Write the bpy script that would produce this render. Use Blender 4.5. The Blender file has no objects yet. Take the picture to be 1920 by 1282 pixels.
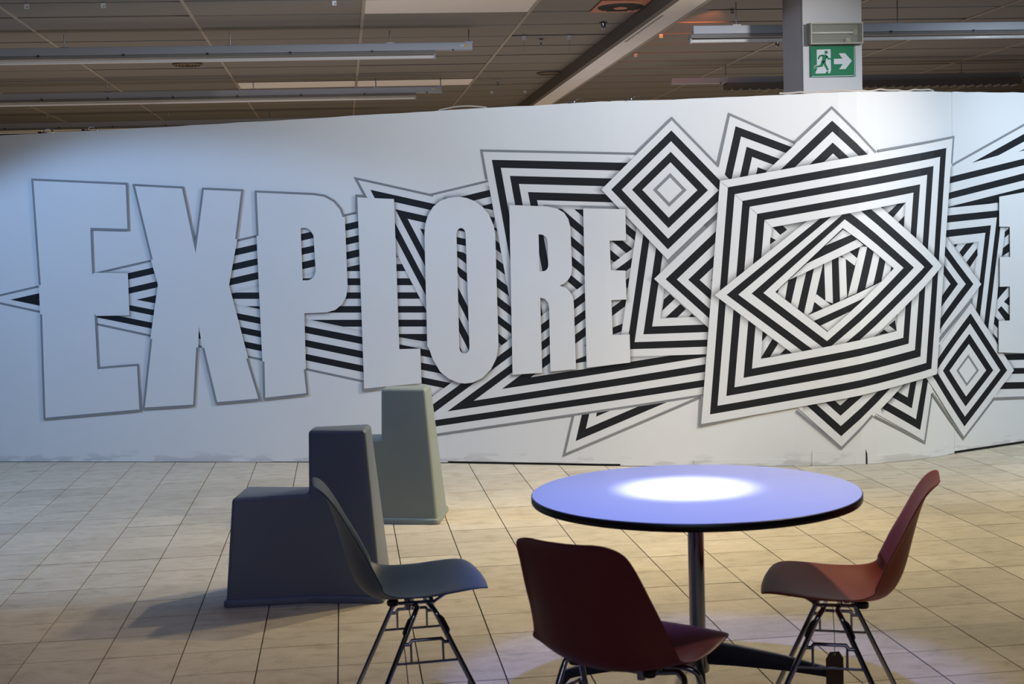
import bpy, bmesh, math, random
from mathutils import Vector, Matrix
from mathutils.geometry import tessellate_polygon

scene = bpy.context.scene
COL = scene.collection
random.seed(7)

# ------------------------------------------------------------------ camera
# world axes follow the tile grid of the floor; the camera stands at the origin
CAM_H = 1.575
RIGHT = Vector((0.992456, -0.118818, -0.030216))
DOWN = Vector((-0.03856, -0.068564, -0.996901))
FWD = Vector((0.116378, 0.990546, -0.072629))
cam_data = bpy.data.cameras.new('camera')
cam = bpy.data.objects.new('camera', cam_data)
COL.objects.link(cam)
cam_data.sensor_width = 36.0
cam_data.lens = 50.0
cam_data.clip_end = 200
mw = Matrix((RIGHT, -DOWN, -FWD)).transposed().to_4x4()
mw.translation = (0, 0, CAM_H)
cam.matrix_world = mw
cam_data.dof.use_dof = True
cam_data.dof.focus_distance = 9.3
cam_data.dof.aperture_fstop = 8.0
scene.camera = cam

# ------------------------------------------------------------------ world, lamps, exposure
world = bpy.data.worlds.new('world')
scene.world = world
world.use_nodes = True
world.node_tree.nodes['Background'].inputs[0].default_value = (0.5, 0.55, 0.7, 1)
world.node_tree.nodes['Background'].inputs[1].default_value = 0.02
vs = scene.view_settings
vs.view_transform = 'Standard'
vs.look = 'None'
vs.exposure = 0.0
vs.gamma = 1.0
vs.use_curve_mapping = False


def aim(o, target):
    d = Vector(target) - o.location
    o.rotation_euler = d.to_track_quat('-Z', 'Y').to_euler()


def spot(name, loc, target, color, energy, angle, blend=0.5, radius=0.08):
    l = bpy.data.lights.new(name, 'SPOT')
    l.color = color
    l.energy = energy
    l.spot_size = math.radians(angle)
    l.spot_blend = blend
    l.shadow_soft_size = radius
    o = bpy.data.objects.new(name, l)
    o.location = loc
    COL.objects.link(o)
    aim(o, target)
    return o


def area(name, loc, target, color, energy, sx, sy):
    l = bpy.data.lights.new(name, 'AREA')
    l.shape = 'RECTANGLE'
    l.size = sx
    l.size_y = sy
    l.color = color
    l.energy = energy
    o = bpy.data.objects.new(name, l)
    o.location = loc
    COL.objects.link(o)
    aim(o, target)
    return o


# track spots hung from the shop ceiling in front of the partition, then added fills
spot('table_spot', (0.95, 4.30, 2.66), (1.12, 4.56, 0.735), (0.17, 0.27, 1.0), 165, 43, 0.3, 0.035)
spot('table_spot_core', (0.95, 4.30, 2.70), (1.10, 4.55, 0.735), (0.50, 0.54, 1.0), 620, 15.5, 0.9, 0.03)
spot('warm_key_spot', (3.0, 7.7, 3.0), (0.6, 7.6, 0.0), (1.0, 0.80, 0.46), 300, 92, 0.85, 0.12)
spot('warm_stool_spot', (1.9, 8.0, 3.05), (0.15, 6.9, 0.0), (1.0, 0.84, 0.54), 170, 70, 0.8, 0.05)
spot('warm_floor_spot', (4.4, 6.3, 3.05), (3.5, 6.9, 0.0), (1.0, 0.85, 0.52), 330, 108, 1.0, 0.12)
spot('blue_wall_spot', (-3.4, 8.3, 2.95), (-1.0, 10.51, -2.5), (0.32, 0.56, 1.0), 245, 104, 0.24, 0.08)
spot('neutral_wall_spot', (4.4, 6.4, 3.05), (1.6, 9.5, 1.75), (0.97, 0.97, 0.98), 420, 74, 0.9, 0.1)
spot('cool_wall_spot', (5.9, 7.3, 3.0), (4.8, 9.6, 1.0), (0.68, 0.83, 1.0), 390, 95, 0.9, 0.1)
spot('chair_fill', (2.5, 5.7, 3.05), (1.62, 4.25, 0.45), (1.0, 0.84, 0.58), 115, 48, 0.8, 0.08)  # added to brighten the red chair, no such lamp seen
area('cool_wash', (0.9, 7.9, 3.14), (0.9, 9.9, 0.5), (0.66, 0.80, 1.0), 32, 2.6, 0.25)  # added strip that lifts the middle of the wall
area('overhead_fill', (-1.7, 4.9, 3.15), (-1.7, 4.9, 0.0), (0.38, 0.45, 1.0), 14, 2.5, 2.0)
area('shop_fill', (-0.6, -2.6, 2.9), (0.0, 4.0, 0.6), (0.85, 0.85, 1.0), 38, 4.0, 1.5)
# the unlit hall behind the partition: added dim uplights and an orange glow from the right
area('back_hall_fill', (1.5, 17.0, 0.7), (1.5, 16.5, 3.2), (1.0, 0.78, 0.52), 80, 12.0, 4.0)
area('near_hall_fill', (1.5, 12.6, 0.5), (1.5, 12.3, 3.2), (0.96, 0.85, 0.82), 78, 12.0, 2.2)
spot('orange_glow', (2.80, 10.06, 3.10), (3.0, 14.0, 3.15), (1.0, 0.26, 0.10), 100, 34, 1.0, 0.02)

# ------------------------------------------------------------------ materials
MATS = {}


def new_mat(name):
    m = bpy.data.materials.new(name)
    m.use_nodes = True
    nt = m.node_tree
    return m, nt, nt.nodes['Principled BSDF']


def plain(name, col, rough=0.5, metal=0.0, var=0.06, scale=8.0, bump=0.0, spec=0.5, coord='Object'):
    """principled colour with a little procedural mottling"""
    if name in MATS:
        return MATS[name]
    m, nt, b = new_mat(name)
    N = nt.nodes
    tc = N.new('ShaderNodeTexCoord')
    no = N.new('ShaderNodeTexNoise')
    no.inputs['Scale'].default_value = scale
    no.inputs['Detail'].default_value = 5
    nt.links.new(tc.outputs[coord], no.inputs['Vector'])
    mx = N.new('ShaderNodeMixRGB')
    mx.blend_type = 'MIX'
    mx.inputs[1].default_value = tuple(c * (1 - var) for c in col) + (1,)
    mx.inputs[2].default_value = tuple(min(1, c * (1 + var)) for c in col) + (1,)
    nt.links.new(no.outputs['Fac'], mx.inputs[0])
    nt.links.new(mx.outputs[0], b.inputs['Base Color'])
    b.inputs['Roughness'].default_value = rough
    b.inputs['Metallic'].default_value = metal
    b.inputs['Specular IOR Level'].default_value = spec
    if bump:
        bp = N.new('ShaderNodeBump')
        bp.inputs['Strength'].default_value = bump
        bp.inputs['Distance'].default_value = 0.002
        n2 = N.new('ShaderNodeTexNoise')
        n2.inputs['Scale'].default_value = scale * 12
        nt.links.new(tc.outputs[coord], n2.inputs['Vector'])
        nt.links.new(n2.outputs['Fac'], bp.inputs['Height'])
        nt.links.new(bp.outputs[0], b.inputs['Normal'])
    MATS[name] = m
    return m


def tile_material():
    m, nt, b = new_mat('travertine_tile')
    N, L = nt.nodes, nt.links
    geo = N.new('ShaderNodeNewGeometry')
    mp = N.new('ShaderNodeMapping')
    mp.inputs['Scale'].default_value = (3.2, 5.6, 1.0)
    L.new(geo.outputs['Position'], mp.inputs['Vector'])
    n1 = N.new('ShaderNodeTexNoise')
    n1.inputs['Scale'].default_value = 2.4
    n1.inputs['Detail'].default_value = 8
    n1.inputs['Roughness'].default_value = 0.62
    n1.inputs['Distortion'].default_value = 0.6
    L.new(mp.outputs[0], n1.inputs['Vector'])
    cr = N.new('ShaderNodeValToRGB')
    e = cr.color_ramp.elements
    e[0].position, e[0].color = 0.22, (0.40, 0.33, 0.24, 1)
    e[1].position, e[1].color = 0.70, (0.64, 0.57, 0.46, 1)
    x = e.new(0.46)
    x.color = (0.57, 0.50, 0.39, 1)
    L.new(n1.outputs['Fac'], cr.inputs[0])
    # tile to tile tint
    oi = N.new('ShaderNodeObjectInfo')
    mr = N.new('ShaderNodeMapRange')
    mr.inputs['To Min'].default_value = 0.90
    mr.inputs['To Max'].default_value = 1.07
    L.new(oi.outputs['Random'], mr.inputs['Value'])
    mul = N.new('ShaderNodeMixRGB')
    mul.blend_type = 'MULTIPLY'
    mul.inputs[0].default_value = 1.0
    L.new(cr.outputs[0], mul.inputs[1])
    L.new(mr.outputs[0], mul.inputs[2])
    # dirt patches and fine pitting
    n2 = N.new('ShaderNodeTexNoise')
    n2.inputs['Scale'].default_value = 3.1
    n2.inputs['Detail'].default_value = 9
    n2.inputs['Roughness'].default_value = 0.7
    L.new(geo.outputs['Position'], n2.inputs['Vector'])
    r2 = N.new('ShaderNodeValToRGB')
    r2.color_ramp.elements[0].position = 0.60
    r2.color_ramp.elements[1].position = 0.80
    r2.color_ramp.elements[1].color = (0.55, 0.55, 0.55, 1)
    L.new(n2.outputs['Fac'], r2.inputs[0])
    dk = N.new('ShaderNodeMixRGB')
    dk.inputs[2].default_value = (0.16, 0.12, 0.075, 1)
    L.new(r2.outputs[0], dk.inputs[0])
    L.new(mul.outputs[0], dk.inputs[1])
    n3 = N.new('ShaderNodeTexNoise')
    n3.inputs['Scale'].default_value = 160
    n3.inputs['Detail'].default_value = 3
    L.new(geo.outputs['Position'], n3.inputs['Vector'])
    r3 = N.new('ShaderNodeValToRGB')
    r3.color_ramp.elements[0].position = 0.30
    r3.color_ramp.elements[0].color = (0.80, 0.80, 0.80, 1)
    r3.color_ramp.elements[1].position = 0.62
    L.new(n3.outputs['Fac'], r3.inputs[0])
    m2 = N.new('ShaderNodeMixRGB')
    m2.blend_type = 'MULTIPLY'
    m2.inputs[0].default_value = 1
    L.new(dk.outputs[0], m2.inputs[1])
    L.new(r3.outputs[0], m2.inputs[2])
    L.new(m2.outputs[0], b.inputs['Base Color'])
    b.inputs['Roughness'].default_value = 0.62
    b.inputs['Specular IOR Level'].default_value = 0.3
    bp = N.new('ShaderNodeBump')
    bp.inputs['Strength'].default_value = 0.25
    bp.inputs['Distance'].default_value = 0.002
    L.new(n3.outputs['Fac'], bp.inputs['Height'])
    L.new(bp.outputs[0], b.inputs['Normal'])
    return m


def wall_paint():
    m, nt, b = new_mat('white_wall_paint')
    N, L = nt.nodes, nt.links
    geo = N.new('ShaderNodeNewGeometry')
    n1 = N.new('ShaderNodeTexNoise')
    n1.inputs['Scale'].default_value = 1.4
    n1.inputs['Detail'].default_value = 6
    L.new(geo.outputs['Position'], n1.inputs['Vector'])
    mx = N.new('ShaderNodeMixRGB')
    mx.inputs[1].default_value = (0.70, 0.70, 0.695, 1)
    mx.inputs[2].default_value = (0.76, 0.76, 0.755, 1)
    L.new(n1.outputs['Fac'], mx.inputs[0])
    # scuffs along the foot of the panels
    sp = N.new('ShaderNodeSeparateXYZ')
    L.new(geo.outputs['Position'], sp.inputs[0])
    mr = N.new('ShaderNodeMapRange')
    mr.inputs['From Min'].default_value = 0.02
    mr.inputs['From Max'].default_value = 0.11
    mr.inputs['To Min'].default_value = 0.18
    mr.inputs['To Max'].default_value = 0.0
    L.new(sp.outputs['Z'], mr.inputs['Value'])
    mp = N.new('ShaderNodeMapping')
    mp.inputs['Scale'].default_value = (2.2, 2.2, 9)
    L.new(geo.outputs['Position'], mp.inputs['Vector'])
    n2 = N.new('ShaderNodeTexNoise')
    n2.inputs['Scale'].default_value = 2.0
    n2.inputs['Detail'].default_value = 7
    L.new(mp.outputs[0], n2.inputs['Vector'])
    ad = N.new('ShaderNodeMath')
    ad.operation = 'ADD'
    L.new(n2.outputs['Fac'], ad.inputs[0])
    L.new(mr.outputs[0], ad.inputs[1])
    rp = N.new('ShaderNodeValToRGB')
    rp.color_ramp.elements[0].position = 0.66
    rp.color_ramp.elements[1].position = 0.72
    L.new(ad.outputs[0], rp.inputs[0])
    gate = N.new('ShaderNodeMath')
    gate.operation = 'MULTIPLY'
    L.new(rp.outputs[0], gate.inputs[0])
    g2 = N.new('ShaderNodeMath')
    g2.operation = 'MULTIPLY'
    g2.inputs[1].default_value = 4.0
    g2.use_clamp = True
    L.new(mr.outputs[0], g2.inputs[0])
    L.new(g2.outputs[0], gate.inputs[1])
    st = N.new('ShaderNodeMixRGB')
    st.inputs[2].default_value = (0.52, 0.51, 0.51, 1)
    L.new(gate.outputs[0], st.inputs[0])
    L.new(mx.outputs[0], st.inputs[1])
    L.new(st.outputs[0], b.inputs['Base Color'])
    b.inputs['Roughness'].default_value = 0.7
    b.inputs['Specular IOR Level'].default_value = 0.2
    return m


def shade_paint():
    """airbrushed grey of the mural: opacity comes from the painted mesh itself"""
    m, nt, b = new_mat('airbrushed_grey')
    N, L = nt.nodes, nt.links
    at = N.new('ShaderNodeAttribute')
    at.attribute_name = 'spray'
    pw = N.new('ShaderNodeMath')
    pw.operation = 'POWER'
    pw.inputs[1].default_value = 1.35
    L.new(at.outputs['Fac'], pw.inputs[0])
    no = N.new('ShaderNodeTexNoise')
    no.inputs['Scale'].default_value = 30
    mu = N.new('ShaderNodeMath')
    mu.operation = 'MULTIPLY'
    mr = N.new('ShaderNodeMapRange')
    mr.inputs['To Min'].default_value = 0.8
    mr.inputs['To Max'].default_value = 1.1
    L.new(no.outputs['Fac'], mr.inputs['Value'])
    L.new(pw.outputs[0], mu.inputs[0])
    L.new(mr.outputs[0], mu.inputs[1])
    b.inputs['Base Color'].default_value = (0.02, 0.02, 0.023, 1)
    b.inputs['Roughness'].default_value = 0.8
    b.inputs['Specular IOR Level'].default_value = 0.1
    L.new(mu.outputs[0], b.inputs['Alpha'])
    return m


def glass_mat(name, col, rough=0.08, alpha=0.25):
    m, nt, b = new_mat(name)
    N, L = nt.nodes, nt.links
    no = N.new('ShaderNodeTexNoise')
    no.inputs['Scale'].default_value = 20
    mr = N.new('ShaderNodeMapRange')
    mr.inputs['To Min'].default_value = rough
    mr.inputs['To Max'].default_value = rough * 2
    L.new(no.outputs['Fac'], mr.inputs['Value'])
    L.new(mr.outputs[0], b.inputs['Roughness'])
    b.inputs['Base Color'].default_value = col + (1,)
    b.inputs['Alpha'].default_value = alpha
    b.inputs['Specular IOR Level'].default_value = 0.15
    return m


M_TILE = tile_material()
M_GROUT = plain('dark_grout', (0.022, 0.020, 0.018), 0.9, coord='Generated')
M_WALL = wall_paint()
M_PW = plain('mural_white', (0.73, 0.73, 0.725), 0.65, var=0.03, scale=2, spec=0.2)
M_PK = plain('mural_black', (0.0105, 0.0115, 0.0135), 0.55, var=0.15, scale=3, spec=0.3)
M_PG = plain('mural_grey', (0.235, 0.24, 0.25), 0.65, var=0.22, scale=3, spec=0.2)
M_SPRAY = shade_paint()
M_DARK = plain('dark_edge', (0.012, 0.011, 0.010), 0.8)
M_BOARD = plain('raw_board_edge', (0.38, 0.30, 0.20), 0.8, var=0.2, scale=30)
M_CEIL = plain('grey_ceiling_tile', (0.185, 0.165, 0.15), 0.55, var=0.1, scale=1.5, coord='Object')
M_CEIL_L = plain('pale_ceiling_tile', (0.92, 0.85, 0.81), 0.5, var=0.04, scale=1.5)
M_RAIL = plain('beige_ceiling_rail', (0.36, 0.31, 0.26), 0.45, var=0.12, scale=6)
M_CROSS = plain('brown_cross_rail', (0.20, 0.17, 0.145), 0.5, var=0.1)
M_SLAB = plain('ceiling_slab', (0.10, 0.09, 0.08), 0.9)
M_ROOM = plain('shop_wall', (0.30, 0.27, 0.25), 0.85)
M_COLUMN = plain('column_paint', (0.44, 0.44, 0.45), 0.6, var=0.05, scale=5, bump=0.1)
M_HOUS = plain('white_enamel', (0.34, 0.35, 0.39), 0.38, var=0.03)
M_REFL = plain('lamp_reflector', (0.55, 0.53, 0.50), 0.30, metal=0.6, var=0.1)
M_TUBE = plain('fluorescent_tube_off', (0.72, 0.70, 0.68), 0.15, var=0.03)
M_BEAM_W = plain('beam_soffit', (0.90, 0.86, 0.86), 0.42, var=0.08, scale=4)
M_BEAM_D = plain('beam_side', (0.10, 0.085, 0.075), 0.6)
M_GRILLE = plain('orange_lit_grille_plate', (0.62, 0.20, 0.11), 0.5)  # orange light on the diffuser is put into the plate colour
M_BLACK = plain('black_plastic', (0.010, 0.010, 0.011), 0.45)
M_WHITEP = plain('white_plastic', (0.75, 0.75, 0.75), 0.4, var=0.03)
M_GREEN = plain('exit_green', (0.012, 0.15, 0.070), 0.6, var=0.05, spec=0.15)
M_SIGNW = plain('exit_white', (0.50, 0.52, 0.54), 0.6, var=0.02, spec=0.15)
M_YEL = plain('yellow_sticker', (0.55, 0.40, 0.05), 0.5)
M_CHROME = plain('chrome', (0.32, 0.34, 0.44), 0.12, metal=1.0, var=0.04)
M_STEEL = plain('brushed_steel', (0.30, 0.30, 0.33), 0.25, metal=1.0, var=0.1)
M_ARM = plain('blue_reflection_chrome', (0.030, 0.033, 0.062), 0.28, metal=0.3, var=0.1)  # dark chrome arms, their blue reflections put into the base colour
M_TOP = plain('white_laminate', (0.80, 0.80, 0.81), 0.32, var=0.01, spec=0.35)
M_EDGE = plain('black_table_edge', (0.008, 0.008, 0.010), 0.35)
M_STOOL = plain('grey_green_plastic', (0.20, 0.235, 0.225), 0.42, var=0.03, scale=3, bump=0.04)
M_STOOLN = plain('slate_grey_plastic', (0.118, 0.150, 0.212), 0.42, var=0.03, scale=3, bump=0.04)
M_BLUE = plain('petrol_blue_shell', (0.040, 0.086, 0.150), 0.45, var=0.04, scale=4)
M_RED = plain('rust_red_shell', (0.38, 0.060, 0.032), 0.50, var=0.04, scale=4, spec=0.3)
M_DRED = plain('dark_red_shell', (0.19, 0.026, 0.030), 0.42, var=0.04, scale=4)
M_TAG = plain('brown_card', (0.085, 0.055, 0.045), 0.8)
M_STRING = plain('grey_string', (0.14, 0.13, 0.14), 0.8)
M_CABLE = plain('beige_cable', (0.52, 0.46, 0.40), 0.6)
M_GLASS = glass_mat('emergency_lamp_cover', (0.26, 0.27, 0.22), 0.3, 0.25)


# ------------------------------------------------------------------ mesh helpers
class MB:
    def __init__(self):
        self.v = []
        self.f = []
        self.mi = []
        self.cur = 0

    def quad(self, *p):
        n = len(self.v)
        self.v += [tuple(q) for q in p]
        self.f.append(tuple(range(n, n + len(p))))
        self.mi.append(self.cur)
        return self

    def box(self, x0, x1, y0, y1, z0, z1):
        n = len(self.v)
        self.v += [(x0, y0, z0), (x1, y0, z0), (x1, y1, z0), (x0, y1, z0), (x0, y0, z1), (x1, y0, z1), (x1, y1, z1), (x0, y1, z1)]
        for f in ((0, 3, 2, 1), (4, 5, 6, 7), (0, 1, 5, 4), (1, 2, 6, 5), (2, 3, 7, 6), (3, 0, 4, 7)):
            self.f.append(tuple(n + i for i in f))
            self.mi.append(self.cur)
        return self

    def loft(self, loops, cap0=True, cap1=True):
        n = len(self.v)
        k = len(loops[0])
        for l in loops:
            self.v += [tuple(p) for p in l]
        for i in range(len(loops) - 1):
            for j in range(k):
                a = n + i * k + j
                b = n + i * k + (j + 1) % k
                self.f.append((a, b, b + k, a + k))
                self.mi.append(self.cur)
        if cap0:
            self.f.append(tuple(n + j for j in reversed(range(k))))
            self.mi.append(self.cur)
        if cap1:
            self.f.append(tuple(n + (len(loops) - 1) * k + j for j in range(k)))
            self.mi.append(self.cur)
        return self

    def tube(self, path, r, seg=12, flat=None):
        pts = [Vector(p) for p in path]
        loops = []
        T0 = (pts[1] - pts[0]).normalized()
        up = Vector((0, 0, 1)) if abs(T0.z) < 0.9 else Vector((1, 0, 0))
        N = (up - T0 * up.dot(T0)).normalized()
        for i, p in enumerate(pts):
            if i == 0:
                T = (pts[1] - pts[0]).normalized()
            elif i == len(pts) - 1:
                T = (pts[-1] - pts[-2]).normalized()
            else:
                T = ((pts[i + 1] - p).normalized() + (p - pts[i - 1]).normalized()).normalized()
            N = (N - T * N.dot(T)).normalized()
            B = T.cross(N)
            rr = r[i] if isinstance(r, (list, tuple)) else r
            fl = flat or 1.0
            loops.append([p + (N * math.cos(a) * fl + B * math.sin(a)) * rr for a in [2 * math.pi * j / seg for j in range(seg)]])
        return self.loft(loops)

    def lathe(self, prof, seg=48, center=(0, 0)):
        loops = [[(center[0] + r * math.cos(2 * math.pi * j / seg), center[1] + r * math.sin(2 * math.pi * j / seg), z) for j in range(seg)] for r, z in prof]
        return self.loft(loops)

    def build(self, name, mat, parent=None, smooth=False, bevel=0.0, bseg=3, angle=35):
        me = bpy.data.meshes.new(name)
        me.from_pydata(self.v, [], self.f)
        mats = mat if isinstance(mat, (list, tuple)) else [mat]
        for m in mats:
            me.materials.append(m)
        if len(mats) > 1:
            me.polygons.foreach_set('material_index', self.mi)
        if bevel:
            bm = bmesh.new()
            bm.from_mesh(me)
            bmesh.ops.remove_doubles(bm, verts=bm.verts, dist=1e-5)
            bmesh.ops.recalc_face_normals(bm, faces=bm.faces)
            ed = [e for e in bm.edges if len(e.link_faces) == 2 and e.calc_face_angle(0) > math.radians(angle)]
            bmesh.ops.bevel(bm, geom=ed, offset=bevel, segments=bseg, profile=0.5, affect='EDGES', clamp_overlap=True)
            bm.to_mesh(me)
            bm.free()
        if smooth:
            me.polygons.foreach_set('use_smooth', [True] * len(me.polygons))
            try:
                me.set_sharp_from_angle(angle=math.radians(40))
            except Exception:
                pass
        me.update()
        o = bpy.data.objects.new(name, me)
        COL.objects.link(o)
        if parent:
            o.parent = parent
        return o


def smooth_path(pts, n=6):
    """Catmull-Rom through the points"""
    P = [Vector(p) for p in pts]
    P = [P[0] * 2 - P[1]] + P + [P[-1] * 2 - P[-2]]
    out = []
    for i in range(1, len(P) - 2):
        p0, p1, p2, p3 = P[i - 1:i + 3]
        for k in range(n):
            t = k / n
            out.append(0.5 * ((2 * p1) + (p2 - p0) * t + (2 * p0 - 5 * p1 + 4 * p2 - p3) * t * t + (3 * p1 - p0 - 3 * p2 + p3) * t ** 3))
    out.append(P[-2])
    return out


def fillet(pts, r, n=5):
    """polyline with rounded inner corners"""
    P = [Vector(p) for p in pts]
    out = [P[0]]
    for a, b, c in zip(P[:-2], P[1:-1], P[2:]):
        d1 = (a - b)
        d2 = (c - b)
        k = min(r, d1.length * 0.48, d2.length * 0.48)
        p = b + d1.normalized() * k
        q = b + d2.normalized() * k
        for i in range(n + 1):
            t = i / n
            out.append(p * (1 - t) ** 2 + b * 2 * t * (1 - t) + q * t * t)
    out.append(P[-1])
    return out


def tag(o, label=None, cat=None, group=None, kind=None):
    if label:
        o['label'] = label
    if cat:
        o['category'] = cat
    if group:
        o['group'] = group
    if kind:
        o['kind'] = kind
    return o


def empty(name, loc=(0, 0, 0), rz=0.0):
    o = bpy.data.objects.new(name, None)
    o.location = loc
    o.rotation_euler = (0, 0, rz)
    o.empty_display_size = 0.1
    COL.objects.link(o)
    return o


def link_copy(src, parent=None):
    c = src.copy()
    COL.objects.link(c)
    c.parent = parent
    return c


def project(p):
    d = Vector(p) - Vector((0, 0, CAM_H))
    z = d.dot(FWD)
    return 960 + 2666.7 * d.dot(RIGHT) / z, 641 + 2666.7 * d.dot(DOWN) / z, z


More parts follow.
